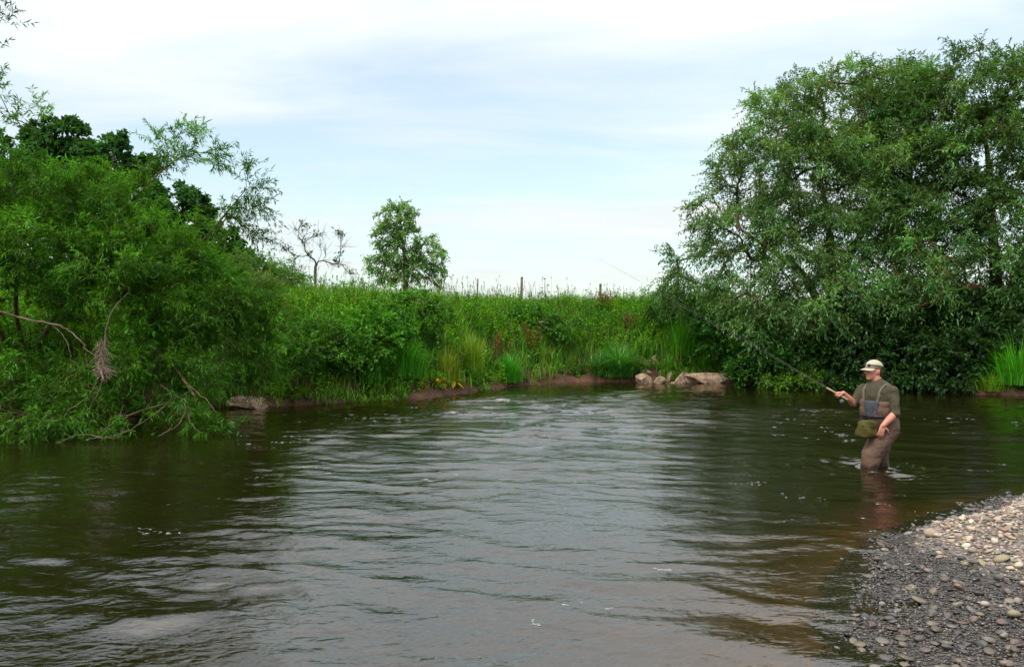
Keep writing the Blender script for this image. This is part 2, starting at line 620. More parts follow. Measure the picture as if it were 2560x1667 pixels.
def height(x, y):
    x = np.asarray(x, float)
    y = np.asarray(y, float)
    near = (np.abs(x) < 70) & (np.abs(y) < 70)
    db = bank_d(x, y) + np.where(near, 0.20 * snoise(x, y, 0.35, 5) + 0.07 * snoise(x, y, 1.6, 55), 0)
    zb = np.interp(db, PROF_D, PROF_Z)
    zb = zb + np.where((db > 0.25) & near, 0.10 * snoise(x, y, 0.5, 8) * smooth(0.25, 1.5, db), 0)
    de = edge_d(x, y) + np.where(near, 0.10 * snoise(x, y, 0.5, 6), 0)
    s = (x - 3.0) * 0.75 + (y - 5.95) * 0.66
    zg = 0.035 * np.minimum(de, 1.5) + 0.28 * smooth(-0.35, 1.0, s) * smooth(0.0, 0.8, de) + 0.02 * np.maximum(de - 3, 0).clip(0, 20)
    zg = zg + np.where(near, 0.012 * snoise(x, y, 1.1, 9), 0)
    ze = np.where(de > 0, zg, np.maximum(0.19 * de, -0.95))
    ze = np.where((de < 0) & (de > -0.3), 0.12 * de, np.where(de <= -0.3, np.maximum(0.26 * (de + 0.3) - 0.036, -0.95), ze))
    z = np.where(db > 0, zb, np.where(de > 0, ze, np.maximum(np.maximum(zb, ze), -1.1)))
    return z


def ax(*segs):
    return np.unique(np.round(np.concatenate([np.arange(a, b, s) for a, b, s in segs]), 4))


def terrain():
    xs = np.concatenate([[-3000, -900, -300, -120, -60], ax((-45, -13, 0.8), (-13, -8, 0.25), (-8, 16, 0.16), (16, 24, 0.4), (24, 48, 1)), [60, 120, 300, 900, 3000]])
    ys = np.concatenate([[-3000, -900, -300, -100, -40, -20], ax((-10, 2, 0.5), (2, 9.5, 0.1), (9.5, 13, 0.25), (13, 33, 0.18), (33, 60, 1.5)), [70, 120, 300, 900, 3000]])
    X, Y = np.meshgrid(xs, ys)
    Z = height(X, Y)
    V = np.stack([X, Y, Z], -1).reshape(-1, 3)
    idx = np.arange(X.size).reshape(X.shape)
    Q = np.stack([idx[:-1, :-1], idx[:-1, 1:], idx[1:, 1:], idx[1:, :-1]], -1).reshape(-1, 4)
    cx = V[Q].mean(1)
    db, de = bank_d(cx[:, 0], cx[:, 1]), edge_d(cx[:, 0], cx[:, 1])
    sel_b = db > -0.5
    sel_g = (de > -0.25) & ~sel_b
    sel_r = ~sel_b & ~sel_g
    objs = []
    for nm, sel, mat in (('river_bank', sel_b, M['soil']), ('gravel_bar', sel_g, None), ('riverbed', sel_r, M['bed'])):
        q = Q[sel]
        u, inv = np.unique(q, return_inverse=True)
        mb = MB()
        mb.add(V[u], Q=inv.reshape(-1, 4), C=(0.17, 0.135, 0.11))
        o = mb.build(nm, mat or M['shingle'], smooth_shade=True)
        tag(o, kind='structure')
        objs.append(o)
    return objs


river_bank, gravel_bar, riverbed = terrain()


# ------------------------------------------------------------------ water
def wave_field():
    rng = np.random.default_rng(21)
    xs = np.concatenate([[-60, -45, -32], ax((-24, -10, 0.3), (-10, -5, 0.12), (-5, 4.5, 0.065), (4.5, 9, 0.12), (9, 26, 0.3)), [32, 45, 60]])
    ys = np.concatenate([[-24, -16, -10, -6, -3, -1], ax((0, 3, 0.25), (3, 11, 0.042), (11, 18, 0.07), (18, 29.5, 0.12)), [31, 34]])
    X, Y = np.meshgrid(xs, ys)
    wx = X + 0.35 * snoise(X, Y, 0.22, 31) + 0.1 * snoise(X, Y, 0.9, 32)
    wy = Y + 0.35 * snoise(X, Y, 0.25, 33) + 0.1 * snoise(X, Y, 0.8, 34)
    # ruffled reaches: riffle in mid river and the near left; the pool under the willow lies calm
    riff = np.exp(-(((X - 1.5) / 5.5) ** 2 + ((Y - 18.5) / 4.5) ** 2)) + 0.8 * np.exp(-(((X - 9) / 4.0) ** 2 + ((Y - 17) / 3.5) ** 2))
    riff += 0.55 * np.exp(-(((X + 1.0) / 3.5) ** 2 + ((Y - 11.5) / 3) ** 2))
    left = np.exp(-(((X + 3.2) / 2.0) ** 2 + ((Y - 5.0) / 2.2) ** 2))
    shore = np.exp(-(((X - 1.3) / 0.8) ** 2 + ((Y - 4.6) / 1.3) ** 2))
    calm = np.exp(-(((X + 5.5) / 3.0) ** 2 + ((Y - 11.5) / 3.2) ** 2))
    calm2 = 0.7 * np.exp(-(((X - 3.8) / 2.0) ** 2 + ((Y - 9.0) / 2.2) ** 2))
    env = np.clip(0.38 + 0.8 * riff + 0.5 * left + 0.45 * shore - 0.32 * calm - 0.25 * calm2, 0.10, 1.5)
    env = env * (1 + 0.5 * snoise(X, Y, 0.3, 35))
    env = np.clip(env, 0.16, 1.9)
    H = np.zeros_like(X)
    n = 70
    for i in range(n):
        lam = math.exp(rng.uniform(math.log(0.13), math.log(1.1)))
        k = 2 * math.pi / lam
        a = rng.normal(math.radians(80), math.radians(17))      # crests run roughly across the view
        ph = rng.uniform(0, 6.28)
        sl = 0.025 * (lam / 0.5) ** 0.12
        grp = 0.5 + 0.5 * np.sin((X * math.cos(a + 1) + Y * math.sin(a + 1)) * rng.uniform(0.5, 1.6) + rng.uniform(0, 6.28))
        th = k * (wx * math.cos(a) + wy * math.sin(a)) + ph
        H += sl / k * grp * 1.5 * (np.sin(th) + 0.22 * np.sin(2 * th - math.pi / 2))
    H *= env
    # long low swells of the current and the wake behind the angler's legs
    H += 0.004 * env * np.sin((Y * 0.93 - X * 0.36) * 2 * math.pi / 1.9 + 1.4 * snoise(X, Y, 0.2, 36))
    for wxc, wyc in ((4.50, 10.07), (4.76, 10.3)):
        r = np.hypot(X - wxc, Y - wyc)
        H += 0.026 * np.exp(-r / 0.6) * np.cos(r * 2 * math.pi / 0.24)
    return X, Y, H, env


def water():
    X, Y, H, env = wave_field()
    V = np.stack([X, Y, H], -1).reshape(-1, 3)
    idx = np.arange(X.size).reshape(X.shape)
    Q = np.stack([idx[:-1, :-1], idx[:-1, 1:], idx[1:, 1:], idx[1:, :-1]], -1).reshape(-1, 4)
    c = V[Q].mean(1)
    keep = (bank_d(c[:, 0], c[:, 1]) < 0.6) & (edge_d(c[:, 0], c[:, 1]) < 0.45)
    q = Q[keep]
    u, inv = np.unique(q, return_inverse=True)
    mb = MB()
    e = np.clip(env, 0.1, 1.6).reshape(-1)
    C = np.stack([0.25 + 0.45 * e] * 3, 1)
    mb.add(V[u], Q=inv.reshape(-1, 4), C=C[u])
    o = mb.build('river', M['water'], smooth_shade=True)
    tag(o, kind='structure')
    return o


river = water()


# ------------------------------------------------------------------ plants: growth
def grow(rng, trunks, targets, r_tip=0.012, kseg=5, spread=0.5, expo=0.5, sag=0.0):
    """branches from the trunk polylines to every target point; returns paths (n,kseg+1,3), radii and tip directions"""
    pos, par, gd = [], [], []
    trunk_ids = []
    for tp in trunks:
        tp = np.asarray(tp, float)
        ids = []
        for i, p in enumerate(tp):
            pos.append(p)
            par.append(len(pos) - 2 if i else -1)
            d = tp[min(i + 1, len(tp) - 1)] - tp[max(i - 1, 0)]
            gd.append(d / max(np.linalg.norm(d), 1e-6))
            ids.append(len(pos) - 1)
        trunk_ids.append(ids)
    allp = np.array([p for tp in trunks for p in tp])
    order = np.argsort([np.min(np.linalg.norm(allp - t, axis=1)) for t in targets])
    paths, tips, chains = [], [], []
    for oi in order:
        t = targets[oi]
        A = np.array(pos)
        G = np.array(gd)
        d = t - A
        L = np.linalg.norm(d, axis=1) + 1e-6
        cosang = (d * G).sum(1) / L
        cost = L * (1 + spread * (1 - cosang)) + np.where(d[:, 2] < 0, -0.25 * d[:, 2], 0)
        j = int(np.argmin(cost))
        p0, ln = A[j], L[j]
        c = p0 + G[j] * 0.38 * ln + np.array([0, 0, 0.10 * ln]) + rng.normal(0, 0.06 * ln, 3)
        tt = np.linspace(0, 1, kseg + 1)[:, None]
        pth = (1 - tt) ** 2 * p0 + 2 * tt * (1 - tt) * c + tt ** 2 * t
        pth[1:-1] += rng.normal(0, 0.025 * ln, (kseg - 1, 3))
        ids = [j]
        for i in range(1, kseg + 1):
            pos.append(pth[i])
            par.append(ids[-1])
            dd = pth[i] - pth[i - 1]
            gd.append(dd / max(np.linalg.norm(dd), 1e-6))
            ids.append(len(pos) - 1)
        paths.append(pth)
        chains.append(ids)
        tips.append(gd[-1])
    cnt = np.zeros(len(pos))
    for ids in chains:
        k = ids[-1]
        while k >= 0:
            cnt[k] += 1
            k = par[k]
    rad = r_tip * np.maximum(cnt, 0.6) ** expo
    prad = []
    for ids in chains:
        r = rad[ids].copy()
        r[0] = min(r[0], r[1] * 1.25)
        prad.append(r)
    trad = [rad[ids] for ids in trunk_ids]
    return np.array(paths), np.array(prad), np.array(tips), trad, order


def lobe_points(rng, lobes, n, mind=0.0, shell=0.55):
    """n points in a union of ellipsoids (centre, radii), outer part favoured, kept mind apart"""
    vol = np.array([l[1][0] * l[1][1] * l[1][2] for l in lobes]) ** 0.75
    vol = vol / vol.sum()
    out = []
    tries = 0
    while len(out) < n and tries < n * 30:
        tries += 1
        c, r = lobes[rng.choice(len(lobes), p=vol)]
        d = unit(rng.normal(0, 1, 3))
        s = rng.uniform(0, 1) ** (1 / 3.0)
        s = s * (1 - shell) + shell * (0.55 + 0.45 * s)
        p = np.asarray(c) + d * s * np.asarray(r)
        if mind and out and np.min(np.linalg.norm(np.array(out) - p, axis=1)) < mind:
            continue
        out.append(p)
    return np.array(out)


def sprays(rng, leafmb, woodmb, tips, dirs, centre, ntw, tl, nl, LL, WW, colour, droop=0.25, outb=0.6, csd=0.16, tw_r=0.004, leafang=0.75, upb=0.1, lsd=0.16):
    """leafy twigs round each branch tip; leaves alternate along each twig"""
    n = len(tips)
    out = unit(tips - np.asarray(centre)[None])
    B = np.repeat(tips, ntw, 0) + rng.normal(0, tl * 0.16, (n * ntw, 3))
    D = np.repeat(dirs * 0.55 + out * outb, ntw, 0) + rng.normal(0, 0.62, (n * ntw, 3)) + np.array([0, 0, upb])
    D = unit(D)
    TL = tl * rng.uniform(0.55, 1.3, n * ntw)
    k = 3
    t = np.linspace(0, 1, k)[None, :, None]
    g = np.array([0, 0, -1.0])[None, None] * (droop * TL)[:, None, None]
    pts = B[:, None] + D[:, None] * TL[:, None, None] * t + g * t ** 2
    if woodmb is not None:
        tubes(woodmb, pts, np.linspace(tw_r, tw_r * 0.35, k)[None], sides=3, C=(0.9, 0.85, 0.6))
    tt = np.linspace(0.06, 1.0, nl)[None, :] + rng.normal(0, 0.03, (n * ntw, nl))
    tt = np.clip(tt, 0, 1)[..., None]
    lp = B[:, None] + D[:, None] * TL[:, None, None] * tt + g * tt ** 2
    tang = unit(D[:, None] * TL[:, None, None] + 2 * g * tt)
    rad = unit(rng.normal(0, 1, lp.shape))
    LD = unit(tang * 0.7 + rad * leafang + np.array([0, 0, -0.18]))
    m = n * ntw * nl
    tipcol = vary(rng, colour, n, csd, 0.07)
    C = np.repeat(tipcol, ntw * nl, 0) * np.exp(rng.normal(0, lsd, (m, 1)))
    sz = rng.uniform(0.7, 1.2, m)
    leaf_cards(leafmb, rng, lp.reshape(-1, 3), LD.reshape(-1, 3), LL * sz, WW * sz, np.clip(C, 0.003, 0.6))


def make_tree(name, label, cat, trunks, trunk_r, lobes, ntarget, rng, colour, leaf=(0.12, 0.032), ntw=12, tl=0.6, nl=14, mind=0.3, r_tip=0.012, droop=0.25, group=None,
              shell=0.55, expo=0.5, twigs=True, csd=0.16, bark=(1, 1, 1), tw_r=0.004, extra=None, outb=0.6, spread=0.5, upb=0.1):
    base = np.asarray(trunks[0][0], float)
    root = empty(name, base)
    tag(root, label, cat, group)
    targets = lobe_points(rng, lobes, ntarget, mind, shell)
    if extra is not None:
        targets = np.concatenate([targets, np.asarray(extra)])
    paths, prad, tips, trad, order = grow(rng, trunks, targets, r_tip, expo=expo, spread=spread)
    tg = targets[order]
    wood = MB()
    for tp, tr in zip(trunks, trad):
        tp = np.asarray(tp, float)
        rr = np.linspace(trunk_r, trunk_r * 0.10, len(tp)) ** 1.0
        rr = np.maximum(rr, np.minimum(tr, rr * 1.4))
        rr[0] *= 1.3
        tubes(wood, tp, rr[None], sides=9, C=bark)
    wood_o = wood.build('trunk', M['bark'], root, True, base)
    br = MB()
    tubes(br, paths, np.minimum(prad, trunk_r * 0.8), sides=5, C=bark)
    lf = MB()
    cen = np.mean(tg, 0) - np.array([0, 0, 0.2 * np.ptp(tg[:, 2])])
    sprays(rng, lf, br if twigs else None, tg, tips, cen, ntw, tl, nl, leaf[0], leaf[1], colour, droop=droop, csd=csd, tw_r=tw_r, outb=outb, upb=upb)
    # some leafage along the branches too
    k = paths.shape[1]
    mid = paths[:, k // 2]
    sprays(rng, lf, None, mid, tips, cen, max(2, ntw // 3), tl * 0.8, nl, leaf[0], leaf[1], colour, droop=droop, csd=csd, outb=outb * 0.6)
    tag(br.build('branches', M['bark'], root, True, base), kind='stuff')
    lf.build('crown', M['leaf'], root, False, base)
    return root


def curve_pts(pts, n=10):
    """smooth polyline through the given points (Catmull-Rom)"""
    p = np.asarray(pts, float)
    p = np.concatenate([[2 * p[0] - p[1]], p, [2 * p[-1] - p[-2]]])
    out = []
    for i in range(1, len(p) - 2):
        for t in np.linspace(0, 1, n, endpoint=False):
            a, b, c, d = p[i - 1], p[i], p[i + 1], p[i + 2]
            out.append(0.5 * ((2 * b) + (-a + c) * t + (2 * a - 5 * b + 4 * c - d) * t * t + (-a + 3 * b - 3 * c + d) * t ** 3))
    out.append(p[-2])
    return np.array(out)


def lobes_px(items):
    """(px, py, depth, radius_px_x, radius_px_y, radius_depth) -> ellipsoids in metres"""
    r = []
    for px, py, Y, rx, ry, rd in items:
        r.append((P(px, py, Y), np.array([rx / FPX * Y, rd, ry / FPX * Y])))
    return r


def ground(px, Y):
    x = (px - 1280) / FPX * Y
    return np.array([x, Y, float(height(np.array([x]), np.array([Y]))[0])])


WILLOW = (0.105, 0.215, 0.062)
BUSH = (0.060, 0.188, 0.011)

# ------------------------------------------------------------------ right hand willows
rng = np.random.default_rng(101)
b = ground(2075, 27.5)
tA = [curve_pts([b - [0, 0, .2], P(2080, 700, 27.4), P(2072, 560, 27.3), P(2050, 430, 27.2), P(2060, 300, 27.2)], 4),
      curve_pts([b + [0.2, 0, .2], P(2120, 650, 27.8), P(2190, 520, 28), P(2250, 380, 28)], 4),
      curve_pts([b + [-0.2, 0, .1], P(2010, 690, 26.8), P(1920, 620, 26.5), P(1830, 560, 26.5)], 4),
      curve_pts([b + [0.0, -0.2, .1], P(2040, 760, 26.4), P(1990, 760, 25.2), P(1930, 790, 24.6)], 4)]
make_tree('willow_tree', 'tall round willow rising behind the angler, its left side against open sky', 'tree', tA, 0.15,
          lobes_px([(2090, 265, 27.3, 140, 115, 2.0), (1960, 320, 27, 120, 90, 1.8), (2210, 320, 28, 130, 110, 2.0), (1900, 430, 26.8, 120, 110, 1.8),
                    (2080, 470, 26.4, 150, 130, 2.2), (1840, 560, 26.6, 115, 100, 1.7), (2000, 610, 25.8, 150, 110, 1.8), (2180, 540, 26.8, 140, 130, 2.0),
                    (1760, 660, 26.6, 85, 75, 1.3), (1880, 700, 25.6, 120, 85, 1.6), (2060, 740, 25.0, 150, 100, 1.5), (2230, 690, 25.4, 140, 110, 1.6),
                    (1700, 710, 27, 45, 35, 0.8), (1970, 800, 24.8, 110, 65, 1.1), (2260, 240, 27.3, 90, 80, 1.6), (2290, 420, 27, 100, 90, 1.6), (2150, 390, 27, 90, 80, 1.6)]),
          560, rng, WILLOW, leaf=(0.15, 0.042), ntw=14, tl=0.62, nl=13, mind=0.37, r_tip=0.012, droop=0.35, csd=0.28, bark=(1.0, 0.8, 0.6), twigs=False)
rng = np.random.default_rng(102)
b = ground(2490, 25.5)
tB = [curve_pts([b - [0, 0, .2], P(2490, 720, 25.4), P(2480, 560, 25.3), P(2470, 400, 25.3), P(2450, 270, 25.3)], 4),
      curve_pts([b + [.2, 0, .1], P(2580, 640, 25), P(2690, 520, 25), P(2760, 350, 25)], 4),
      curve_pts([b + [-.1, -.2, .3], P(2440, 720, 24.6), P(2360, 740, 23.8), P(2290, 770, 23.2)], 4)]
make_tree('willow_tree', 'tall willow at the right edge of the picture with a bare reddish limb low down', 'tree', tB, 0.17,
          lobes_px([(2420, 225, 25.3, 120, 95, 1.8), (2560, 250, 25.3, 130, 110, 2.0), (2340, 330, 25.5, 100, 100, 1.7), (2480, 400, 25, 150, 110, 2.0),
                    (2290, 235, 26, 80, 60, 1.4), (2380, 520, 25.3, 120, 100, 1.7), (2540, 560, 24.6, 140, 110, 1.8), (2680, 420, 25, 150, 170, 2.2), (2330, 640, 24.4, 110, 90, 1.5),
                    (2470, 690, 24.2, 120, 75, 1.4), (2640, 680, 24.4, 130, 110, 1.8), (2800, 560, 25, 120, 160, 2.0), (2300, 730, 23.8, 100, 50, 1.0), (2320, 420, 25.4, 90, 80, 1.5), (2270, 540, 25.2, 80, 80, 1.4)]),
          490, rng, (0.084, 0.182, 0.048), leaf=(0.15, 0.042), ntw=14, tl=0.6, nl=13, mind=0.37, r_tip=0.013, droop=0.35, csd=0.28, bark=(1.25, 0.8, 0.5), twigs=False)


# ------------------------------------------------------------------ left willow bush
rng = np.random.default_rng(103)
b = ground(60, 16.2)
bl = ground(330, 16.6)
tC = [curve_pts([b, P(40, 760, 15.6), P(60, 600, 15.2), P(130, 470, 15), P(170, 400, 15)], 4),
      curve_pts([b + [.2, 0, 0], P(180, 720, 15.4), P(270, 580, 15), P(370, 460, 14.8), P(440, 400, 14.7)], 4),
      curve_pts([bl, P(400, 760, 15.8), P(470, 650, 15.4), P(560, 540, 15.2), P(610, 480, 15.2)], 4),
      curve_pts([b + [-.3, 0, 0], P(-60, 680, 15), P(-140, 520, 14.4), P(-200, 380, 14)], 4),
      curve_pts([bl + [.3, .2, 0], P(480, 800, 15.8), P(580, 740, 15.6), P(680, 700, 15.6)], 4),
      curve_pts([bl + [-.2, -.2, 0], P(330, 850, 14.6), P(420, 900, 13.9), P(480, 980, 13.5), P(520, 1040, 13.4)], 4)]
sp_extra = [P(x, y, 14.8) for x, y in ((345, 455), (375, 432), (325, 480), (540, 585), (570, 545), (410, 420))] + [P(x, y, 14.7) for x, y in ((400, 350), (450, 335), (490, 350), (530, 385), (470, 390), (430, 400), (540, 405))] + \
           [P(x, y, 15.2) for x, y in ((610, 430), (640, 470), (620, 500), (650, 525), (600, 560), (640, 590), (580, 520))] + \
           [P(x, y, 14.2) for x, y in ((100, 282), (40, 300), (-5, 215), (8, 40))]
make_tree('willow_bush', 'big sprawling willow bush overhanging the river on the left bank', 'bush', tC, 0.05,
          lobes_px([(60, 500, 14.6, 140, 110, 1.2), (240, 530, 14.6, 120, 100, 1.2), (-120, 560, 14.2, 150, 160, 1.5), (390, 590, 14.8, 90, 70, 1.0), (110, 640, 14, 170, 100, 1.2),
                    (330, 650, 14, 150, 100, 1.2), (490, 690, 14.8, 80, 65, 0.9), (590, 745, 15.2, 80, 50, 0.9), (250, 760, 14.2, 140, 70, 0.8), (480, 780, 14.4, 120, 90, 0.9),
                    (620, 820, 15.2, 80, 70, 0.8), (30, 950, 13.4, 120, 70, 0.8), (200, 960, 13.6, 110, 70, 0.7), (350, 870, 14, 100, 70, 0.7), (490, 960, 13.8, 80, 70, 0.6),
                    (520, 1050, 13.4, 60, 40, 0.4), (60, 1050, 12.9, 130, 38, 0.5), (250, 1060, 13.1, 110, 28, 0.4), (620, 930, 15.4, 60, 40, 0.5), (-150, 850, 13.6, 120, 200, 1.2)]),
          570, rng, BUSH, leaf=(0.115, 0.021), ntw=11, tl=0.42, nl=17, mind=0.2, r_tip=0.006, droop=0.25, csd=0.3, bark=(1.0, 0.95, 0.6), expo=0.42, tw_r=0.003, extra=sp_extra, upb=0.25)


# pale dead limb and hung-up flood debris in the bush
def limbs(name, label, cat, lines, mat, part='limb', origin=None):
    root = empty(name, origin)
    tag(root, label, cat)
    for pts, r0, r1 in lines:
        mb = MB()
        c = curve_pts(pts, 6)
        c = c + np.random.default_rng(len(c)).normal(0, 0.008, c.shape)
        tubes(mb, c, np.linspace(r0 * .75, r1 * .75, len(c))[None], sides=6)
        mb.build(part, mat, root, True, origin)
    return root


Yd = 12.9
M['limb'] = rough_mat('mossy_dead_limb', (0.05, 0.042, 0.018), (0.18, 0.125, 0.08), scale=7, bump=0.4, bscale=40)
limbs('dead_branch', 'bare pale branch arching out of the willow bush and bending down to the water', 'branch',
      [([P(-40, 770, 13.6), P(60, 795, 13.2), P(150, 815, 13), P(190, 840, Yd), P(212, 870, Yd), P(218, 920, Yd)], 0.032, 0.008),
       ([P(255, 930, Yd), P(225, 985, Yd), P(180, 1020, Yd), P(110, 1050, Yd), P(30, 1030, Yd), P(-30, 1015, Yd)], 0.013, 0.007),
       ([P(262, 935, Yd), P(235, 1000, Yd), P(200, 1045, Yd), P(130, 1080, Yd), P(60, 1108, 12.6)], 0.015, 0.006),
       ([P(130, 810, 13.1), P(165, 850, Yd), P(180, 900, Yd), P(175, 950, Yd)], 0.012, 0.005),
       ([P(212, 870, Yd), P(250, 900, 12.8), P(300, 930, 12.9), P(330, 915, 13)], 0.011, 0.004)], M['limb'], origin=P(218, 1100, 12.9))
limbs('dead_branch', 'thin bare stem curving up above the hanging flood debris', 'branch',
      [([P(262, 860, Yd), P(268, 810, 13), P(290, 765, 13.1), P(320, 735, 13.3)], 0.022, 0.014)], M['limb'], origin=P(262, 862, Yd))
limbs('drifted_branches', 'tangle of bare sticks trailing in the water below the willow bush', 'branch',
      [([P(140, 1108, 12.4), P(210, 1085, 12.6), P(290, 1095, 12.5), P(310, 1070, 12.8)], 0.012, 0.006),
       ([P(215, 1100, 12.45), P(300, 1085, 12.5), P(380, 1040, 12.9), P(430, 990, 13.2), P(400, 960, 13.4)], 0.013, 0.006),
       ([P(395, 1090, 12.6), P(440, 1065, 12.7), P(465, 1020, 13), P(430, 975, 13.3)], 0.013, 0.006),
       ([P(465, 1020, 13), P(478, 1060, 12.8), P(500, 1080, 12.7)], 0.009, 0.004),
       ([P(455, 950, 13.4), P(510, 995, 13), P(540, 1030, 12.9)], 0.009, 0.004),
       ([P(250, 1080, 12.6), P(290, 1050, 12.9), P(310, 1010, 13.3)], 0.010, 0.006)], M['limb'], part='stick', origin=P(300, 1095, 12.6))


def flood_debris():
    r = np.random.default_rng(7)
    o = P(258, 935, 12.8)
    mb = MB()
    n = 120
    top = P(252, 850, 12.8)
    bot = P(262, 915, 12.8)
    t = r.uniform(0, 1, n)
    a = top + (bot - top) * (t * 0.75)[:, None] + r.normal(0, 1, (n, 3)) * np.array([0.035, 0.035, 0.05])
    d = unit(np.stack([r.normal(0, 0.65, n), r.normal(0, 0.5, n), -np.ones(n)], 1))
    L = r.uniform(0.08, 0.27, n)
    e = a + d * L[:, None]
    m = (a + e) / 2 + r.normal(0, 0.02, (n, 3))
    tubes(mb, np.stack([a, m, e], 1), np.array([[0.003, 0.0035, 0.002]]), sides=3)
    n = 60                                                      # lower tuft
    c = P(257, 918, 12.78)
    a = c + r.normal(0, 1, (n, 3)) * np.array([0.03, 0.03, 0.03])
    d = unit(np.stack([r.normal(0, 0.55, n), r.normal(0, 0.3, n), -np.abs(r.normal(0.6, 0.4, n))], 1))
    e = a + d * r.uniform(0.1, 0.26, n)[:, None]
    tubes(mb, np.stack([a, (a + e) / 2 + r.normal(0, 0.01, (n, 3)), e], 1), np.array([[0.005, 0.006, 0.003]]), sides=3)
    ob = mb.build('flood_debris', M['debris'], None, True, o)
    ob.location = o
    tag(ob, 'hanging bundle of dry pinkish straw and twigs caught in the willow bush', 'debris')


M['debris'] = rough_mat('dry_straw', (0.16, 0.105, 0.075), (0.40, 0.28, 0.22), scale=30, bump=0)
flood_debris()

# ------------------------------------------------------------------ trees beyond the bank
DARK = (0.032, 0.105, 0.026)
wood_spots = [(-20, 420, 72, 120, 130, 'dark green leafy tree at the left edge beyond the willow bush'),
              (150, 352, 78, 100, 85, 'tallest dark tree, a round dome above the willow bush'),
              (285, 405, 76, 130, 90, 'dark tree just right of the tallest dome behind the willow bush'),
              (425, 525, 74, 120, 100, 'dark rounded tree behind the long willow spray'),
              (535, 620, 72, 95, 85, 'lowest dark tree at the right end of the wood behind the bush')]
for i, (px, py, Y, rx, ry, lab) in enumerate(wood_spots):
    rng = np.random.default_rng(200 + i)
    g = ground(px, Y)
    c = P(px, py, Y)
    lob = lobes_px([(px, py, Y, rx * .75, ry * .7, 3.0), (px - rx * .5, py + ry * .4, Y, rx * .55, ry * .55, 2.5), (px + rx * .5, py + ry * .5, Y, rx * .55, ry * .55, 2.5),
                    (px, py + ry * 1.3, Y, rx, ry * .9, 3.0), (px + rx * .4, py + ry * 2.2, Y, rx * .9, ry, 2.6)])
    make_tree('woodland_tree', lab, 'tree', [curve_pts([g, g * .5 + c * .5, c], 3)], 0.35, lob, 230, rng, DARK, leaf=(0.46, 0.32), ntw=9, tl=0.7, nl=7,
              mind=0.3, r_tip=0.03, group='dark wood behind the willow bush', twigs=False, csd=0.22, shell=0.8)
rng = np.random.default_rng(210)
g = ground(1012, 50)
make_tree('ash_tree', 'single leafy tree standing alone on the meadow beyond the bank', 'tree',
          [curve_pts([g, P(1014, 660, 50), P(1004, 590, 50), P(1000, 530, 50)], 4), curve_pts([P(1014, 665, 50), P(1050, 620, 50), P(1075, 590, 50)], 4)], 0.17,
          lobes_px([(998, 545, 50, 48, 38, 1.1), (975, 590, 50, 42, 34, 1.0), (1030, 590, 50, 48, 38, 1.1), (1070, 640, 50, 38, 45, 1.0), (1000, 640, 50, 50, 35, 1.1),
                    (950, 660, 50, 35, 24, 0.9), (1085, 690, 50, 26, 30, 0.7), (1040, 670, 50, 50, 30, 1.0), (990, 690, 50, 60, 20, 1.0)]),
          210, rng, (0.15, 0.29, 0.09), leaf=(0.18, 0.085), ntw=8, tl=0.40, nl=7, mind=0.24, r_tip=0.016, csd=0.2, twigs=False)


def dead_tree():
    rng = np.random.default_rng(211)
    g = ground(790, 45)
    root = empty('dead_tree', g)
    tag(root, 'nearly bare small tree with crooked branches on the skyline', 'tree')
    tr = [curve_pts([g, P(788, 680, 45), P(792, 660, 45)], 3)]
    tg = np.array([P(x, y, 45 + rng.normal(0, .5)) for x, y in
                   [(845, 585), (858, 590), (862, 615), (850, 640), (812, 580), (800, 600), (770, 575), (745, 590), (735, 570), (760, 610), (720, 625), (708, 615), (735, 650), (775, 640),
                    (830, 660), (790, 590), (842, 660), (700, 600), (755, 560), (815, 620), (870, 680)]])
    paths, prad, tips, trad, order = grow(rng, tr, tg, 0.014, expo=0.48)
    mb = MB()
    tubes(mb, tr[0], np.linspace(0.10, 0.07, len(tr[0]))[None], sides=7, C=(0.8, 0.8, 0.85))
    mb.build('trunk', M['bark'], root, True, g)
    mb = MB()
    tubes(mb, paths, prad, sides=5, C=(0.8, 0.8, 0.85))
    T = tg[order]
    n = len(T) * 12
    B = np.repeat(T, 12, 0) - np.repeat(tips, 12, 0) * rng.uniform(0, 0.7, (n, 1))
    D = unit(np.repeat(tips, 12, 0) + rng.normal(0, 0.7, (n, 3)))
    L = rng.uniform(0.25, 0.8, (n, 1))
    tubes(mb, np.stack([B, B + D * L * .5 + rng.normal(0, .03, (n, 3)), B + D * L], 1), np.array([[0.010, 0.008, 0.005]]), sides=3, C=(0.8, 0.8, 0.85))
    mb.build('branches', M['bark'], root, True, g)
    lf = MB()
    sel = T[rng.permutation(len(T))[:12]]
    sprays(rng, lf, None, sel, np.tile([0, 0, 1.0], (12, 1)), g, 4, 0.4, 5, 0.2, 0.1, (0.05, 0.09, 0.03))
    lf.build('leaves', M['leaf'], root, False, g)


dead_tree()


# ------------------------------------------------------------------ bank vegetation
def bank_points(rng, n, x0, x1, d0, d1):
    x = rng.uniform(x0, x1, n * 3)
    y = np.interp(x, BANK[:, 0], BANK[:, 1]) + rng.uniform(0, d1 * 1.6, n * 3)
    d = bank_d(x, y)
    k = (d > d0) & (d < d1)
    x, y, d = x[k][:n], y[k][:n], d[k][:n]
    return np.stack([x, y, height(x, y)], 1), d


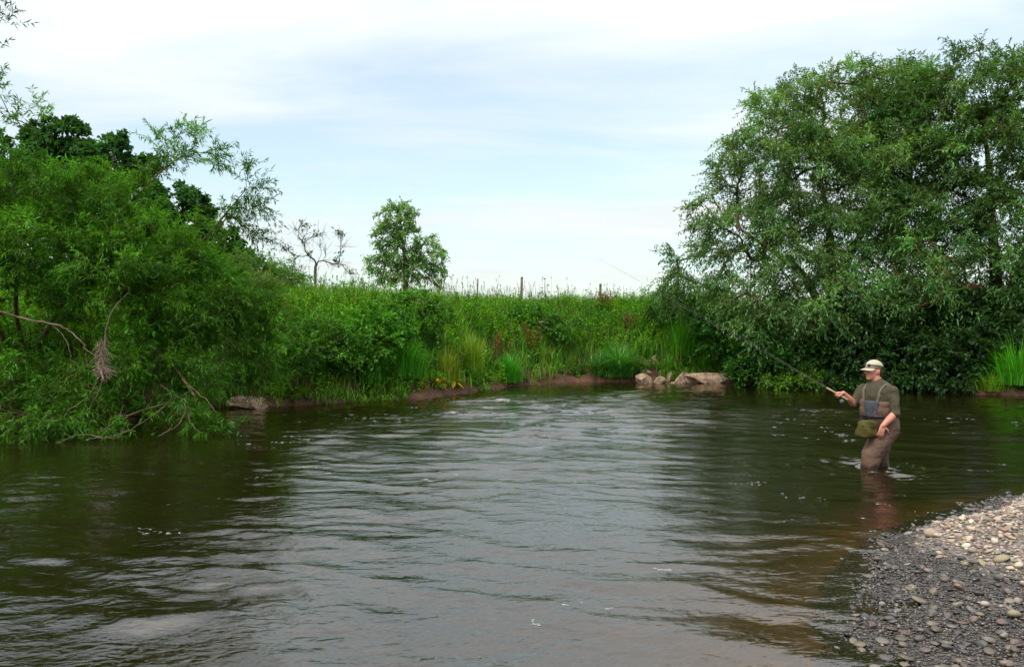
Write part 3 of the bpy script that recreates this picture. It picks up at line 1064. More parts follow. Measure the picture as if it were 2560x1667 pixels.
def grass_cover():
    rng = np.random.default_rng(301)
    p, d = bank_points(rng, 52000, -13, 9.3, 0.12, 7.5)
    n = len(p)
    pat = snoise(p[:, 0], p[:, 1], 0.25, 40)
    pat2 = snoise(p[:, 0], p[:, 1], 0.6, 41)
    keep = (rng.uniform(0, 1, n) < 0.58 + 0.25 * smooth(2.0, 3.5, d) + 0.3 * (pat > 0)) & ((d > 0.5) | (pat2 > -0.1))
    p, d, pat, pat2 = p[keep], d[keep], pat[keep], pat2[keep]
    n = len(p)
    h = rng.uniform(0.35, 0.85, n) * (1 + 0.25 * pat)
    h = h * np.where(d < 0.6, 0.6, 1)
    C = vary(rng, (0.118, 0.290, 0.014), n, 0.26, 0.1)
    C[:, 0] *= 1 + 0.45 * np.clip(pat2, -0.5, 1)
    dry = rng.uniform(0, 1, n) < 0.07 + 0.08 * (pat2 > 0.3)
    C[dry] = vary(rng, (0.19, 0.16, 0.06), int(dry.sum()), 0.2, 0.06)
    mb = MB()
    blades(mb, rng, p, h, rng.uniform(0.014, 0.026, n), rng.uniform(0.15, 0.75, n), C)
    # long blades trailing over the soil lip
    q, d = bank_points(rng, 3800, -8, 9.3, 0.02, 0.5)
    kq = (snoise(q[:, 0], q[:, 1], .5, 48) > .1) & (np.abs(q[:, 0] + 1.9) > .75)
    q = q[kq]
    m = len(q)
    hh = rng.uniform(.25, .6, m)
    o_ = np.stack([rng.normal(0, .35, m), -np.abs(rng.normal(.75, .3, m)), np.zeros(m)], 1) * hh[:, None]
    sd_ = np.stack([rng.normal(0, 1, m), rng.normal(0, .5, m), np.zeros(m)], 1)
    sd_ = unit(sd_) * .009
    mid_ = q + o_ * .55 + np.array([0, 0, 1.0]) * (hh * .45)[:, None]
    tp_ = q + o_ + np.array([0, 0, 1.0]) * (hh * rng.uniform(-.5, .35, m))[:, None]
    tp_[:, 2] = np.maximum(tp_[:, 2], .01)
    V_ = np.stack([q - sd_, q + sd_, mid_ + sd_, mid_ - sd_, tp_], 1).reshape(-1, 3)
    i_ = np.arange(m)[:, None] * 5
    mb.add(V_, Q=i_ + np.array([[0, 1, 2, 3]]), T=i_ + np.array([[3, 2, 4]]), C=np.repeat(vary(rng, (0.085, 0.19, 0.016), m, .3, .12), 5, 0))
    # seeding stalks on the bank top
    q, d = bank_points(rng, 900, -8, 10, 2.0, 7.0)
    m = len(q)
    hh = rng.uniform(0.55, 1.2, m) * (1 + .25 * snoise(q[:, 0], q[:, 1], .3, 47))
    ln = rng.normal(0, 0.12, (m, 2))
    top = q + np.stack([ln[:, 0] * hh, ln[:, 1] * hh, hh], 1)
    midp = (q + top) / 2 - np.stack([ln[:, 0] * .1, ln[:, 1] * .1, np.zeros(m)], 1)
    cs = vary(rng, (0.08, 0.085, 0.03), m, 0.25, 0.1)
    tubes(mb, np.stack([q, midp, top], 1), np.array([[0.005, 0.004, 0.003]]), sides=3, C=cs)
    for _ in range(4):
        leaf_cards(mb, rng, top - np.stack([ln[:, 0], ln[:, 1], np.ones(m)], 1) * rng.uniform(0.0, 0.16, (m, 1)), np.stack([ln[:, 0], ln[:, 1], np.ones(m)], 1) + rng.normal(0, .3, (m, 3)),
                   rng.uniform(0.06, 0.12, m), 0.018, vary(rng, (0.10, 0.085, 0.045), m, 0.3, 0.1))
    o = mb.build('bank_grass', M['grass'])
    tag(o, 'long rough grass with seeding stalks all over the far bank', 'grass', kind='stuff')


grass_cover()


def undergrowth():
    """nettles, brambles and other leafy stems that cover the bank face as one mass"""
    rng = np.random.default_rng(302)
    p, d = bank_points(rng, 9500, -12, 18, 0.10, 4.6)
    n = len(p)
    pat = snoise(p[:, 0] * 1.0, p[:, 2] * 1.6, 0.22, 42)
    pat2 = snoise(p[:, 0], p[:, 1], 0.5, 43)
    keep = rng.uniform(0, 1, n) < np.clip(0.62 + 0.5 * pat - 0.25 * smooth(2.4, 4.2, d), 0.12, 1)
    p, d, pat, pat2 = p[keep], d[keep], pat[keep], pat2[keep]
    n = len(p)
    h = rng.uniform(0.35, 0.95, n) * (1 + 0.3 * pat2) * np.where(d < 0.6, 0.55, 1)
    lean = rng.normal(0, 0.22, (n, 2)) + np.array([0, -0.12])
    top = p + np.stack([lean[:, 0] * h, lean[:, 1] * h, h], 1)
    base = np.array([(0.074, 0.250, 0.010), (0.046, 0.175, 0.014), (0.112, 0.295, 0.012), (0.170, 0.255, 0.014)])
    w = snoise(p[:, 0], p[:, 1] + p[:, 2], 0.33, 44)
    kind = np.where(w < -0.25, 1, np.where(w < 0.3, 0, np.where(w < 0.75, 2, 3)))
    kind = np.where(rng.uniform(0, 1, n) < 0.2, rng.integers(0, 3, n), kind)
    base = np.concatenate([base, [(0.024, 0.072, 0.014)]])      # weeds under the willows, tree shade put into their leaf colour
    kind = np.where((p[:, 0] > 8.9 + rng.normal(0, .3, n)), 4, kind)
    mb = MB()
    tubes(mb, np.stack([p, (p + top) / 2, top], 1), np.array([[0.006, 0.005, 0.003]]), sides=3, C=(0.06, 0.075, 0.02))
    nl = 20
    t = rng.uniform(0.12, 1.03, (n, nl, 1))
    lp = p[:, None] + (top - p)[:, None] * t
    a = rng.uniform(0, 2 * math.pi, (n, nl))
    D = np.stack([np.cos(a), np.sin(a), rng.normal(0.05, 0.35, (n, nl))], -1)
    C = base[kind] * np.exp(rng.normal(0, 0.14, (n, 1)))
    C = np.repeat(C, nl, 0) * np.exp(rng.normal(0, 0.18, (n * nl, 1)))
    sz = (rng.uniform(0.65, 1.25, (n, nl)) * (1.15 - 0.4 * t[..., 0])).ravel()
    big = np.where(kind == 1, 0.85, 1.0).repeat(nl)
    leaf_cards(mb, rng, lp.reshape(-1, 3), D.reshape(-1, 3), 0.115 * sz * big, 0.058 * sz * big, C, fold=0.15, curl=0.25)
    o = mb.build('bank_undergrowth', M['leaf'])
    tag(o, 'mass of nettles, brambles and leafy weeds covering the face of the far bank', 'undergrowth', kind='stuff')


undergrowth()


def clump(name, label, cat, base, n, h, w, lean, colour, seed, spread=0.2, droop=0.55, group=None, csd=0.2):
    rng = np.random.default_rng(seed)
    a = rng.uniform(0, 2 * math.pi, n)
    r = spread * np.abs(rng.normal(0, .62, n))
    p = np.asarray(base) + np.stack([np.cos(a) * r, np.sin(a) * r * .8, np.zeros(n)], 1)
    hh = h * rng.uniform(0.35, 1.12, n) * np.exp(-.35 * (r / spread) ** 2)
    # arching blades of four sections
    b = a + rng.normal(0, 0.7, n)
    out = np.stack([np.cos(b), np.sin(b), np.zeros(n)], 1) * (lean * rng.uniform(0.3, 1.2, n))[:, None]
    t = np.linspace(0, 1, 5)[None, :, None]
    pts = p[:, None] + np.array([0, 0, 1.0]) * hh[:, None, None] * (t * 1.25 - droop * t ** 2.2 * np.linalg.norm(out, axis=1)[:, None, None] * 1.4) + out[:, None] * hh[:, None, None] * t ** 1.7
    side = np.stack([-np.sin(b), np.cos(b), np.zeros(n)], 1)[:, None]
    ww = (w * rng.uniform(0.6, 1.2, n))[:, None, None] * np.array([0.7, 1, 0.9, 0.6, 0.05])[None, :, None]
    V = np.stack([pts - side * ww / 2, pts + side * ww / 2], 2).reshape(n, 10, 3)
    i = np.arange(n)[:, None, None] * 10
    q = np.array([[0, 1, 3, 2], [2, 3, 5, 4], [4, 5, 7, 6], [6, 7, 9, 8]])[None]
    mb = MB()
    C = vary(rng, np.array(colour) * [1.25, 1.08, 1], n, csd * 1.3, 0.12)
    mb.add(V.reshape(-1, 3), Q=(i + q).reshape(-1, 4), C=np.repeat(C, 10, 0))
    o = mb.build(name, M['grass'], None, False, base)
    o.location = base
    tag(o, label, cat, group)
    return o


def on_bank(px, d):
    """ground point on the bank face at horizontal distance d behind the waterline, where the photograph has column px"""
    Y = 24.0
    for _ in range(12):
        x = (px - 1280) / FPX * Y
        Y = float(np.interp(x, BANK[:, 0], BANK[:, 1])) * 0.5 + (Y - d) * 0.5 + d if False else float(np.interp(x, BANK[:, 0], BANK[:, 1])) + d
    x = (px - 1280) / FPX * Y
    return np.array([x, Y, float(height(np.array([x]), np.array([Y]))[0])])


GRN = (0.05, 0.25, 0.016)
clump('sedge_tussock', 'large arching sedge tussock hanging to the water left of the pale rocks', 'tussock', on_bank(1548, 0.12), 900, 1.35, 0.026, 0.95, (0.054, 0.225, 0.032), 401, 0.42)
clump('sedge_tussock', 'second sedge tuft close above the waterline, left half of the large tussock', 'tussock', on_bank(1500, 0.12), 380, 0.9, 0.024, 0.95, (0.048, 0.206, 0.028), 402, 0.25)
clump('grass_tussock', 'bright green fine grass tussock low on the bank above the bare red soil', 'tussock', on_bank(1275, 0.4), 620, 0.95, 0.02, 0.6, (0.048, 0.274, 0.017), 403, 0.36)
clump('grass_tussock', 'vivid green tuft in front of the brambles on the left part of the bank', 'tussock', on_bank(1020, 0.7), 520, 1.1, 0.026, 0.5, GRN, 404, 0.42)
clump('grass_tussock', 'green tuft just left of the vivid one on the left part of the bank', 'tussock', on_bank(925, 0.8), 420, 1.0, 0.026, 0.5, (0.060, 0.245, 0.019), 405, 0.4)
clump('grass_tussock', 'tall bright grass clump above the stack of reddish stones', 'tussock', on_bank(1700, 1.0), 620, 1.5, 0.024, 0.42, (0.071, 0.304, 0.019), 406, 0.5)
clump('grass_tussock', 'small bright grass tuft beside the upright pale stone', 'tussock', on_bank(1672, 0.4), 260, 0.6, 0.02, 0.6, (0.060, 0.274, 0.017), 407, 0.2)
clump('grass_tussock', 'short grass tuft growing over the long pale rock ledge', 'tussock', on_bank(1760, 0.55), 300, 0.6, 0.02, 0.65, (0.071, 0.274, 0.019), 408, 0.35)
clump('reed_clump', 'bright green reeds leaning over the water at the right edge of the picture', 'reeds', ground(2545, 21.9) + np.array([0, 0, .1]), 520, 1.35, 0.03, 0.7, (0.065, 0.314, 0.017), 409, 0.6)
clump('reed_clump', 'yellowish low reed tuft trailing in the water left of the right edge reeds', 'reeds', ground(2480, 22.0) + np.array([0, 0, .05]), 220, 0.65, 0.026, 0.95, (0.119, 0.274, 0.017), 410, 0.4)
clump('dry_reed_tuft', 'yellow green tuft of flowering stems above the orange dock leaves', 'reeds', on_bank(1120, 0.9), 300, 1.0, 0.02, 0.35, (0.154, 0.255, 0.016), 411, 0.28)
clump('dry_reed_tuft', 'taller yellow green stems right of the orange dock leaves', 'reeds', on_bank(1180, 1.3), 300, 1.25, 0.02, 0.3, (0.143, 0.284, 0.017), 412, 0.3)


def dock(label, base, h, seed, nsp=11, spread=0.3, colour=(0.17, 0.095, 0.03)):
    """dock plant with rusty upright seed spikes"""
    rng = np.random.default_rng(seed)
    root = empty('dock_plant', base)
    tag(root, label, 'dock')
    p = rng.normal(0, spread * .4, (nsp, 3)) * [1, 1, 0]
    top = p + np.stack([rng.normal(0, .15, nsp) * h, rng.normal(0, .12, nsp) * h, h * rng.uniform(.7, 1.1, nsp)], 1)
    for a_, b_ in zip(p, top):
        st = MB()
        tubes(st, np.stack([a_, (a_ + b_) / 2, b_]), np.array([[0.008, 0.006, 0.004]]), sides=4, C=np.array([0.12, 0.09, 0.03]))
        st.build('stem', M['leaf'], root)
    m = 60
    t = rng.uniform(.45, 1.02, (nsp, m, 1))
    for q in p[:, None] + (top - p)[:, None] * t + rng.normal(0, .02, (nsp, m, 3)):
        sd = MB()
        leaf_cards(sd, rng, q, rng.normal(0, .7, q.shape) + [0, 0, .8], .06, .034, vary(rng, colour, len(q), .25, .12))
        tag(sd.build('seed_spike', M['leaf'], root), kind='stuff')
    lv = MB()
    nlv = 14
    a = rng.uniform(0, 6.28, nlv)
    leaf_cards(lv, rng, rng.normal(0, .05, (nlv, 3)) * [1, 1, 0], np.stack([np.cos(a), np.sin(a), rng.uniform(.2, .9, nlv)], 1), rng.uniform(.2, .36, nlv), .09, vary(rng, (0.06, 0.11, 0.02), nlv, .2, .1))
    lv.build('leaves', M['leaf'], root)


dock('rust coloured dock spikes half way up the bank above the bright fine tussock', on_bank(1330, 1.3), 1.15, 421)
dock('rust coloured dock on the skyline right of the right fence post', on_bank(1512, 3.2), 0.9, 422, 16, 0.5)
dock('rusty brown dock spikes beside the taller yellow green stems', on_bank(1240, 1.7), 1.0, 423, 8)
dock('faded brown dock stems above the large sedge tussock', on_bank(1570, 1.6), 1.1, 424, 10, .25, (0.16, 0.11, 0.05))


def orange_leaves():
    rng = np.random.default_rng(430)
    for i, (px, d, lab) in enumerate(((1062, .32, 'lowest dock plant with dull orange leaves hanging over bare soil'), (1098, .5, 'dock plant with bright orange leaves low on the bank, middle of three'),
                                      (1132, .62, 'dock plant with yellow orange leaves, uppermost of three'))):
        bse = on_bank(px, d)
        root = empty('dock_plant', bse)
        tag(root, lab, 'dock')
        for k in range(6):
            mb = MB()
            a = rng.uniform(math.pi * 1.1, math.pi * 1.9)
            leaf_cards(mb, rng, np.array([[0.0, 0, .12]]) + rng.normal(0, .05, (1, 3)), np.array([[math.cos(a), math.sin(a), rng.uniform(-.9, .5)]]), rng.uniform(.2, .36), rng.uniform(.09, .13),
                       vary(rng, ((0.45, 0.13, 0.03), (0.55, 0.17, 0.015), (0.52, 0.24, 0.02))[i], 1, .2, .12), curl=.3)
            mb.build('leaf', M['leaf'], root)


orange_leaves()


def shrub(label, items, n, seed, colour, leaf=(0.11, 0.06), base=None, ntw=8, tl=0.3, nl=8, cat='shrub', name='leafy_shrub', csd=0.2):
    rng = np.random.default_rng(seed)
    lob = lobes_px(items)
    c = np.mean([l[0] for l in lob], 0)
    g = np.array([c[0], c[1] + 0.3, float(height(np.array([c[0]]), np.array([c[1] + .3]))[0])])
    if base is not None:
        g = np.asarray(base)
    tr = [curve_pts([g, g * .5 + c * .5, c], 3)]
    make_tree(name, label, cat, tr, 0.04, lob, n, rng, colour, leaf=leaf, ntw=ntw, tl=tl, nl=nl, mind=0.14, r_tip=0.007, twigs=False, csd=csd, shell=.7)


shrub('dense bramble thicket on the bank just right of the willow bush', [(790, 850, 20, 90, 55, .5), (740, 895, 19.4, 70, 45, .5), (860, 880, 20, 60, 50, .5)], 90, 501, (0.06, 0.185, 0.016), leaf=(.085, .05))
shrub('lighter green nettle bush between the brambles and the vivid tussock', [(925, 850, 20.6, 60, 85, .5), (970, 820, 21.2, 60, 60, .5)], 80, 502, (0.07, 0.23, 0.016))
shrub('bramble patch high on the bank left of the rusty dock', [(1080, 800, 23, 60, 50, .5), (1040, 770, 23, 60, 40, .5)], 60, 503, (0.066, 0.19, 0.016), leaf=(.085, .05))
shrub('bramble mound in the middle of the bank above the large sedge tussock', [(1400, 815, 28.8, 55, 32, .4), (1330, 790, 28.8, 45, 25, .4)], 45, 504, (0.06, 0.18, 0.016), leaf=(.1, .055))
shrub('pale green elder shrub with broad leaves at the left foot of the tall willow', [(1800, 830, 27.6, 60, 50, .6), (1840, 860, 27.2, 40, 40, .4)], 70, 505, (0.052, 0.182, 0.027), leaf=(.14, .075))
shrub('leafy shrub at the waterline left of the angler under the willow', [(1910, 870, 25.4, 70, 60, .7), (1880, 920, 25.4, 55, 40, .5), (1990, 900, 24.6, 60, 50, .5)], 110, 506, (0.040, 0.133, 0.016), leaf=(.13, .065))
shrub('low yellowish plants at the waterline directly left of the angler', [(2010, 950, 24.2, 60, 18, .4), (1960, 955, 24.4, 50, 14, .4)], 50, 507, (0.081, 0.175, 0.014), leaf=(.11, .05))
shrub('shaded dark thicket behind the angler under the willows', [(2160, 880, 24.3, 110, 70, .5), (2270, 880, 23.9, 100, 75, .5), (2080, 890, 24.6, 70, 55, .5), (2120, 950, 24.0, 80, 20, .3), (2260, 950, 23.4, 80, 20, .3), (2200, 810, 25.2, 140, 60, .6)], 330, 508, (0.028, 0.078, 0.016), leaf=(.14, .07))  # leaf colour darkened to carry the shade of the willows
shrub('shaded dark thicket between the angler and the right edge reeds', [(2390, 890, 22.9, 90, 70, .5), (2470, 860, 22.9, 90, 60, .5), (2380, 955, 22.5, 70, 18, .3), (2390, 800, 24.0, 110, 60, .6)], 240, 509, (0.026, 0.07, 0.015), leaf=(.14, .07))  # willow shade put into the leaf colour here too
shrub('dense shaded bush behind the reeds at the right edge', [(2570, 850, 23.0, 90, 100, .7), (2680, 850, 22.6, 100, 110, .7)], 190, 510, (0.026, 0.07, 0.015), leaf=(.14, .07))  # same dark leaf colour, painted for the shade under the trees
shrub('low grey green willow scrub spreading from the big bush along the bank', [(630, 740, 17.6, 55, 50, .6), (650, 810, 18.0, 45, 45, .5), (610, 880, 17.6, 50, 50, .5)], 130, 511, (0.095, 0.175, 0.045),
      leaf=(.1, .02), nl=13, ntw=9, tl=.4, base=on_bank(640, .8))
shrub('pale green scrub on top of the bank between the bush and the bare tree', [(690, 695, 24, 60, 25, .8), (620, 675, 23, 60, 35, .8)], 90, 512, (0.071, 0.175, 0.027), leaf=(.12, .03), nl=11, tl=.45)
shrub('dark scrub where the tall willow meets the meadow grass', [(1690, 770, 29.6, 70, 45, .8), (1780, 770, 29.4, 70, 50, .8)], 110, 514, (0.05, 0.14, 0.02), leaf=(.12, .055))


# umbels
def umbel(label, base, h, seed, colour, heads):
    rng = np.random.default_rng(seed)
    root = empty('umbel_plant', base)
    tag(root, label, 'wildflower')
    mb = MB()
    tubes(mb, np.array([[0, 0, 0], [0.03, 0, h * .5], [0.0, 0, h]], float), np.array([[.010, .008, .005]]), sides=5, C=np.array(colour) * .8)
    mb.build('stem', M['leaf'], root)
    for (dx, dz, r) in heads:
        mb = MB()
        c = np.array([dx, 0, h + dz])
        tubes(mb, np.array([[0, 0, h * .6], [dx * .7, 0, h * .8 + dz * .5], c - [0, 0, r * .6]]), np.array([[.005, .004, .003]]), sides=4, C=np.array(colour) * .8)
        n = 34
        a = rng.uniform(0, 6.28, n)
        rr = r * np.sqrt(rng.uniform(0, 1, n))
        q = c + np.stack([np.cos(a) * rr, np.sin(a) * rr, .15 * r * np.cos(rr / r * 1.5)], 1)
        tubes(mb, np.stack([np.tile(c - [0, 0, r * .6], (n, 1)), q], 1), np.array([[.002, .002]]), sides=3, C=np.array(colour) * .8)
        leaf_cards(mb, rng, q, rng.normal(0, 1, (n, 3)) * [1, 1, .2], r * .28, r * .26, vary(rng, colour, n, .08, .03))
        mb.build('flower_head', M['leaf'], root)


umbel('white flowered umbel standing out on the upper bank face', on_bank(1352, 2.0), 0.95, 601, (0.75, 0.75, 0.66), [(0.0, 0, .13), (.16, -.04, .07)])
umbel('tall dry brown umbel stalk on the skyline between the fence posts', on_bank(1362, 3.6), 1.75, 602, (0.14, 0.10, 0.06), [(0, 0, .07), (.13, -.25, .06), (-.1, -.35, .05), (.16, -.5, .06)])


# ------------------------------------------------------------------ fence posts
M['post'] = rough_mat('weathered_post', (0.10, 0.085, 0.06), (0.24, 0.20, 0.14), scale=12, bump=.5, bscale=50)
for px, py, Y, w, lab in ((1303, 692, 34, .085, 'square weathered fence post on the bank top, taller and left of the two thick ones'), (1500, 709, 36, .09, 'weathered fence post on the bank top near the tall willow'),
                          (1193, 697, 35, .05, 'thin dark fence stake left of the two thick posts')):
    t = P(px, py, Y)
    g = float(height(np.array([t[0]]), np.array([Y]))[0])
    bm = bmesh.new()
    bmesh.ops.create_cube(bm, size=1)
    for v in bm.verts:
        v.co = Vector((v.co.x * w, v.co.y * w, (v.co.z + .5) * (t[2] - g + .1) - .1))
    bmesh.ops.bevel(bm, geom=bm.edges[:], offset=w * .12, segments=1, affect='EDGES')
    top = max(v.co.z for v in bm.verts)
    for v in bm.verts:
        if v.co.z > top - .05:
            v.co.z += v.co.x * .25
    me = bpy.data.meshes.new('fence_post')
    bm.to_mesh(me)
    bm.free()
    me.materials.append(M['post'])
    o = link('fence_post', me)
    o.location = (t[0], Y, g)
    o.rotation_euler = (0, 0.02, .4)
    tag(o, lab, 'post', 'fence posts on the bank top')


# ------------------------------------------------------------------ rocks at the far bank
def rock_mesh(seed, size, sub=4, rough=.16, flat=0.0):
    rng = np.random.default_rng(seed)
    bm = bmesh.new()
    bmesh.ops.create_icosphere(bm, subdivisions=sub, radius=1)
    v = np.array([x.co[:] for x in bm.verts])
    # facets: clip by random planes, then roughen
    for _ in range(15):
        nrm = unit(rng.normal(0, 1, 3) * [1, 1, .8])
        dd = rng.uniform(.5, .85)
        k = v @ nrm - dd
        v = v - np.outer(np.maximum(k, 0), nrm)
    r = np.random.default_rng(seed + 1)
    for o in range(3):
        f = 1.6 * 2 ** o
        dsp = sum(np.sin(v @ unit(r.normal(0, 1, 3)) * f * 2 + r.uniform(0, 6)) for _ in range(4)) / 4
        v = v * (1 + rough * .5 / 1.9 ** o * dsp)[:, None]
    v = v * np.asarray(size)
    for x, c in zip(bm.verts, v):
        x.co = Vector(c)
    me = bpy.data.meshes.new('rock')
    bm.to_mesh(me)
    bm.free()
    at = me.attributes.new('Col', 'FLOAT_COLOR', 'POINT')
    t = np.ones((len(me.vertices), 4))
    t[:, :3] = np.random.default_rng(seed + 2).uniform(.82, 1.12) * np.array([1, 1, 1])
    at.data.foreach_set('color', t.astype(np.float32).ravel())
    me.materials.append(M['rock'])
    return me


rocks = [(1572, 965, 27.3, .19, .18, .12, 0, 'small square reddish block in the water under the sedge tussock'),
         (1608, 950, 27.2, .36, .28, .20, .08, 'pale sandstone boulder beside the sedge tussock, left of the rock line'),
         (1645, 955, 27.1, .26, .22, .16, -.2, 'lower rounded boulder touching the pale boulder by the tussock'),
         (1636, 905, 28.55, .20, .18, .24, .1, 'upright reddish stone set in the bank above the boulders'),
         (1618, 932, 28.2, .24, .2, .18, .3, 'dark brown stone below the upright reddish one'),
         (1674, 942, 27.9, .11, .12, .20, .15, 'narrow upright pale stone between the boulders and the ledge'),
         (1681, 960, 27.3, .18, .14, .07, 0, 'small flat stone at the left tip of the rock ledge'),
         (1708, 950, 27.4, .36, .26, .26, .15, 'pointed pale boulder at the left end of the rock ledge'),
         (1765, 950, 27.5, 1.05, .36, .23, 0, 'long flat sandstone slab in the middle of the rock ledge'),
         (1806, 944, 27.8, .42, .34, .28, .08, 'blocky sandstone boulder on the right of the long slab'),
         (1846, 948, 27.8, .34, .32, .25, -.1, 'rounded brown boulder at the right end of the rock ledge'),
         (615, 1008, 18.0, .50, .26, .15, .04, 'low brown boulder at the waterline right of the willow bush')]
for i, (px, py, Y, sx, sy, sz, ry, lab) in enumerate(rocks):
    o = link('rock', rock_mesh(700 + 5 * i, (sx * 1.12, sy, sz * 1.15)))
    o.location = P(px, py, Y)
    o.rotation_euler = (0, ry, i * .7 % .5)
    tag(o, lab, 'rock', 'rocks along the far waterline')


for k, (px, d, h_, lab) in enumerate(((1656, .35, .45, 'small grass tuft in the gap right of the lower rounded boulder'), (1693, .3, .4, 'grass tuft behind the narrow upright stone'),
                                      (1735, .5, .5, 'grass tuft hanging over the left end of the long slab'), (1795, .5, .5, 'grass tuft hanging over the right end of the long slab'), (1832, .5, .45, 'grass tuft behind the rounded brown boulder'))):
    clump('grass_tussock', lab, 'tussock', on_bank(px, d), 170, h_, .018, .8, (0.055, 0.15, 0.016), 440 + k, .24)


# ------------------------------------------------------------------ gravel bar pebbles
PEB = 0.86 * np.array([(0.34, 0.25, 0.185), (0.40, 0.31, 0.24), (0.27, 0.195, 0.15), (0.25, 0.22, 0.195), (0.48, 0.41, 0.32), (0.29, 0.17, 0.125), (0.22, 0.19, 0.17), (0.46, 0.36, 0.24), (0.28, 0.23, 0.13)])


def ico(sub):
    bm = bmesh.new()
    bmesh.ops.create_icosphere(bm, subdivisions=sub, radius=1)
    v = np.array([x.co[:] for x in bm.verts])
    f = np.array([[q.index for q in x.verts] for x in bm.faces])
    bm.free()
    return v, f


def pebble_shape(rng, v):
    s = np.array([1.0, rng.uniform(.6, .95), rng.uniform(.28, .7)])
    w = v.copy()
    for _ in range(5):
        n_ = unit(rng.normal(0, 1, 3))
        w = w - np.outer(np.maximum(w @ n_ - rng.uniform(.5, .9), 0), n_) * .9
    return w * s


def gravel():
    rng = np.random.default_rng(801)
    v2, f2 = ico(2)
    v1, f1 = ico(1)
    shp2 = [pebble_shape(rng, v2) for _ in range(24)]
    shp1 = [pebble_shape(rng, v1) for _ in range(24)]
    # every visible pebble: (x, y, size, colour)
    n = 22000
    x = rng.uniform(0.4, 7.5, n * 4)
    y = rng.uniform(1.8, 9.6, n * 4)
    de = edge_d(x, y)
    k = (de > -0.25) & (de < 4.0) & ((x < y * 0.643 + 0.6) | ((x < y * 0.643 + 2.6) & (rng.uniform(0, 1, n * 4) < .3)))
    x, y, de = x[k][:n], y[k][:n], de[k][:n]
    z = height(x, y)
    n = len(x)
    dry = smooth(0.06, 0.12, z)
    size = np.where(rng.uniform(0, 1, n) < 0.055, rng.uniform(.026, .042, n), rng.uniform(.009, .022, n) * (0.8 + .3 * dry))
    ci = rng.integers(0, len(PEB), n)
    col = PEB[ci] * np.exp(rng.normal(0, .16, (n, 1)))
    dark = (rng.uniform(0, 1, n) < 0.55 * (1 - dry))
    col = np.where(dark[:, None], np.array([.10, .09, .08]) * np.exp(rng.normal(0, .3, (n, 1))), col)
    infr = np.abs(x) < 0.66 * y
    big = np.argsort(-(size / y) * infr)[:288]
    isbig = np.zeros(n, bool)
    isbig[big] = True
    mb = MB()
    for i in np.where(~isbig)[0]:
        a = rng.uniform(0, 6.28)
        c, s = math.cos(a), math.sin(a)
        hi = infr[i] and size[i] > .024
        v, f = (shp2[i % 24], f2) if hi else (shp1[i % 24], f1)
        w = v * size[i]
        w = np.stack([w[:, 0] * c - w[:, 1] * s, w[:, 0] * s + w[:, 1] * c, w[:, 2] + w[:, 0] * rng.normal(0, .25)], 1)
        mb.add(w + [x[i], y[i], z[i] + size[i] * rng.uniform(.05, .35)], T=f, C=col[i])
    o = mb.build('gravel', M['stone'], gravel_bar, True)
    tag(o, kind='stuff')
    # 288 largest one by one, sharing meshes per shape and colour, and hand placed boulders
    meshes = {}

    def peb(i, xx, yy, zz, sz, cidx, rot):
        key = (i % 16, cidx)
        if key not in meshes:
            m2 = MB()
            m2.add(shp2[i % 16], T=f2, C=PEB[cidx])
            ob = m2.build('pebble', M['stone'], gravel_bar, True)
            meshes[key] = ob.data
        else:
            ob = link('pebble', meshes[key], gravel_bar)
        ob.location = (xx, yy, zz)
        ob.scale = (sz, sz, sz)
        ob.rotation_euler = (rng.normal(0, .15), rng.normal(0, .15), rot)
    for i in big:
        peb(i, x[i], y[i], z[i] + size[i] * .3, size[i], ci[i], rng.uniform(0, 6.28))
    for (px, py, szpx, cidx, rot) in ((2300, 1494, 23, 7, .2), (2330, 1358, 22, 0, .1), (2270, 1334, 13, 4, 0), (2264, 1637, 22, 8, -.6), (2475, 1600, 18, 1, .1), (2535, 1608, 20, 0, .5), (2510, 1590, 16, 4, .8),
                                      (2380, 1562, 14, 4, .1), (2548, 1438, 15, 4, .3), (2543, 1507, 13, 1, .4), (2505, 1426, 22, 8, 0), (2535, 1540, 22, 8, .2)):
        Y = CAM_H * FPX / (py - 833.5) * .98
        xx = (px - 1280) / FPX * Y
        zz = float(height(np.array([xx]), np.array([Y]))[0])
        sz = szpx / FPX * Y
        peb(int(px), xx, Y, zz + sz * .35, sz, cidx, rot)


gravel()


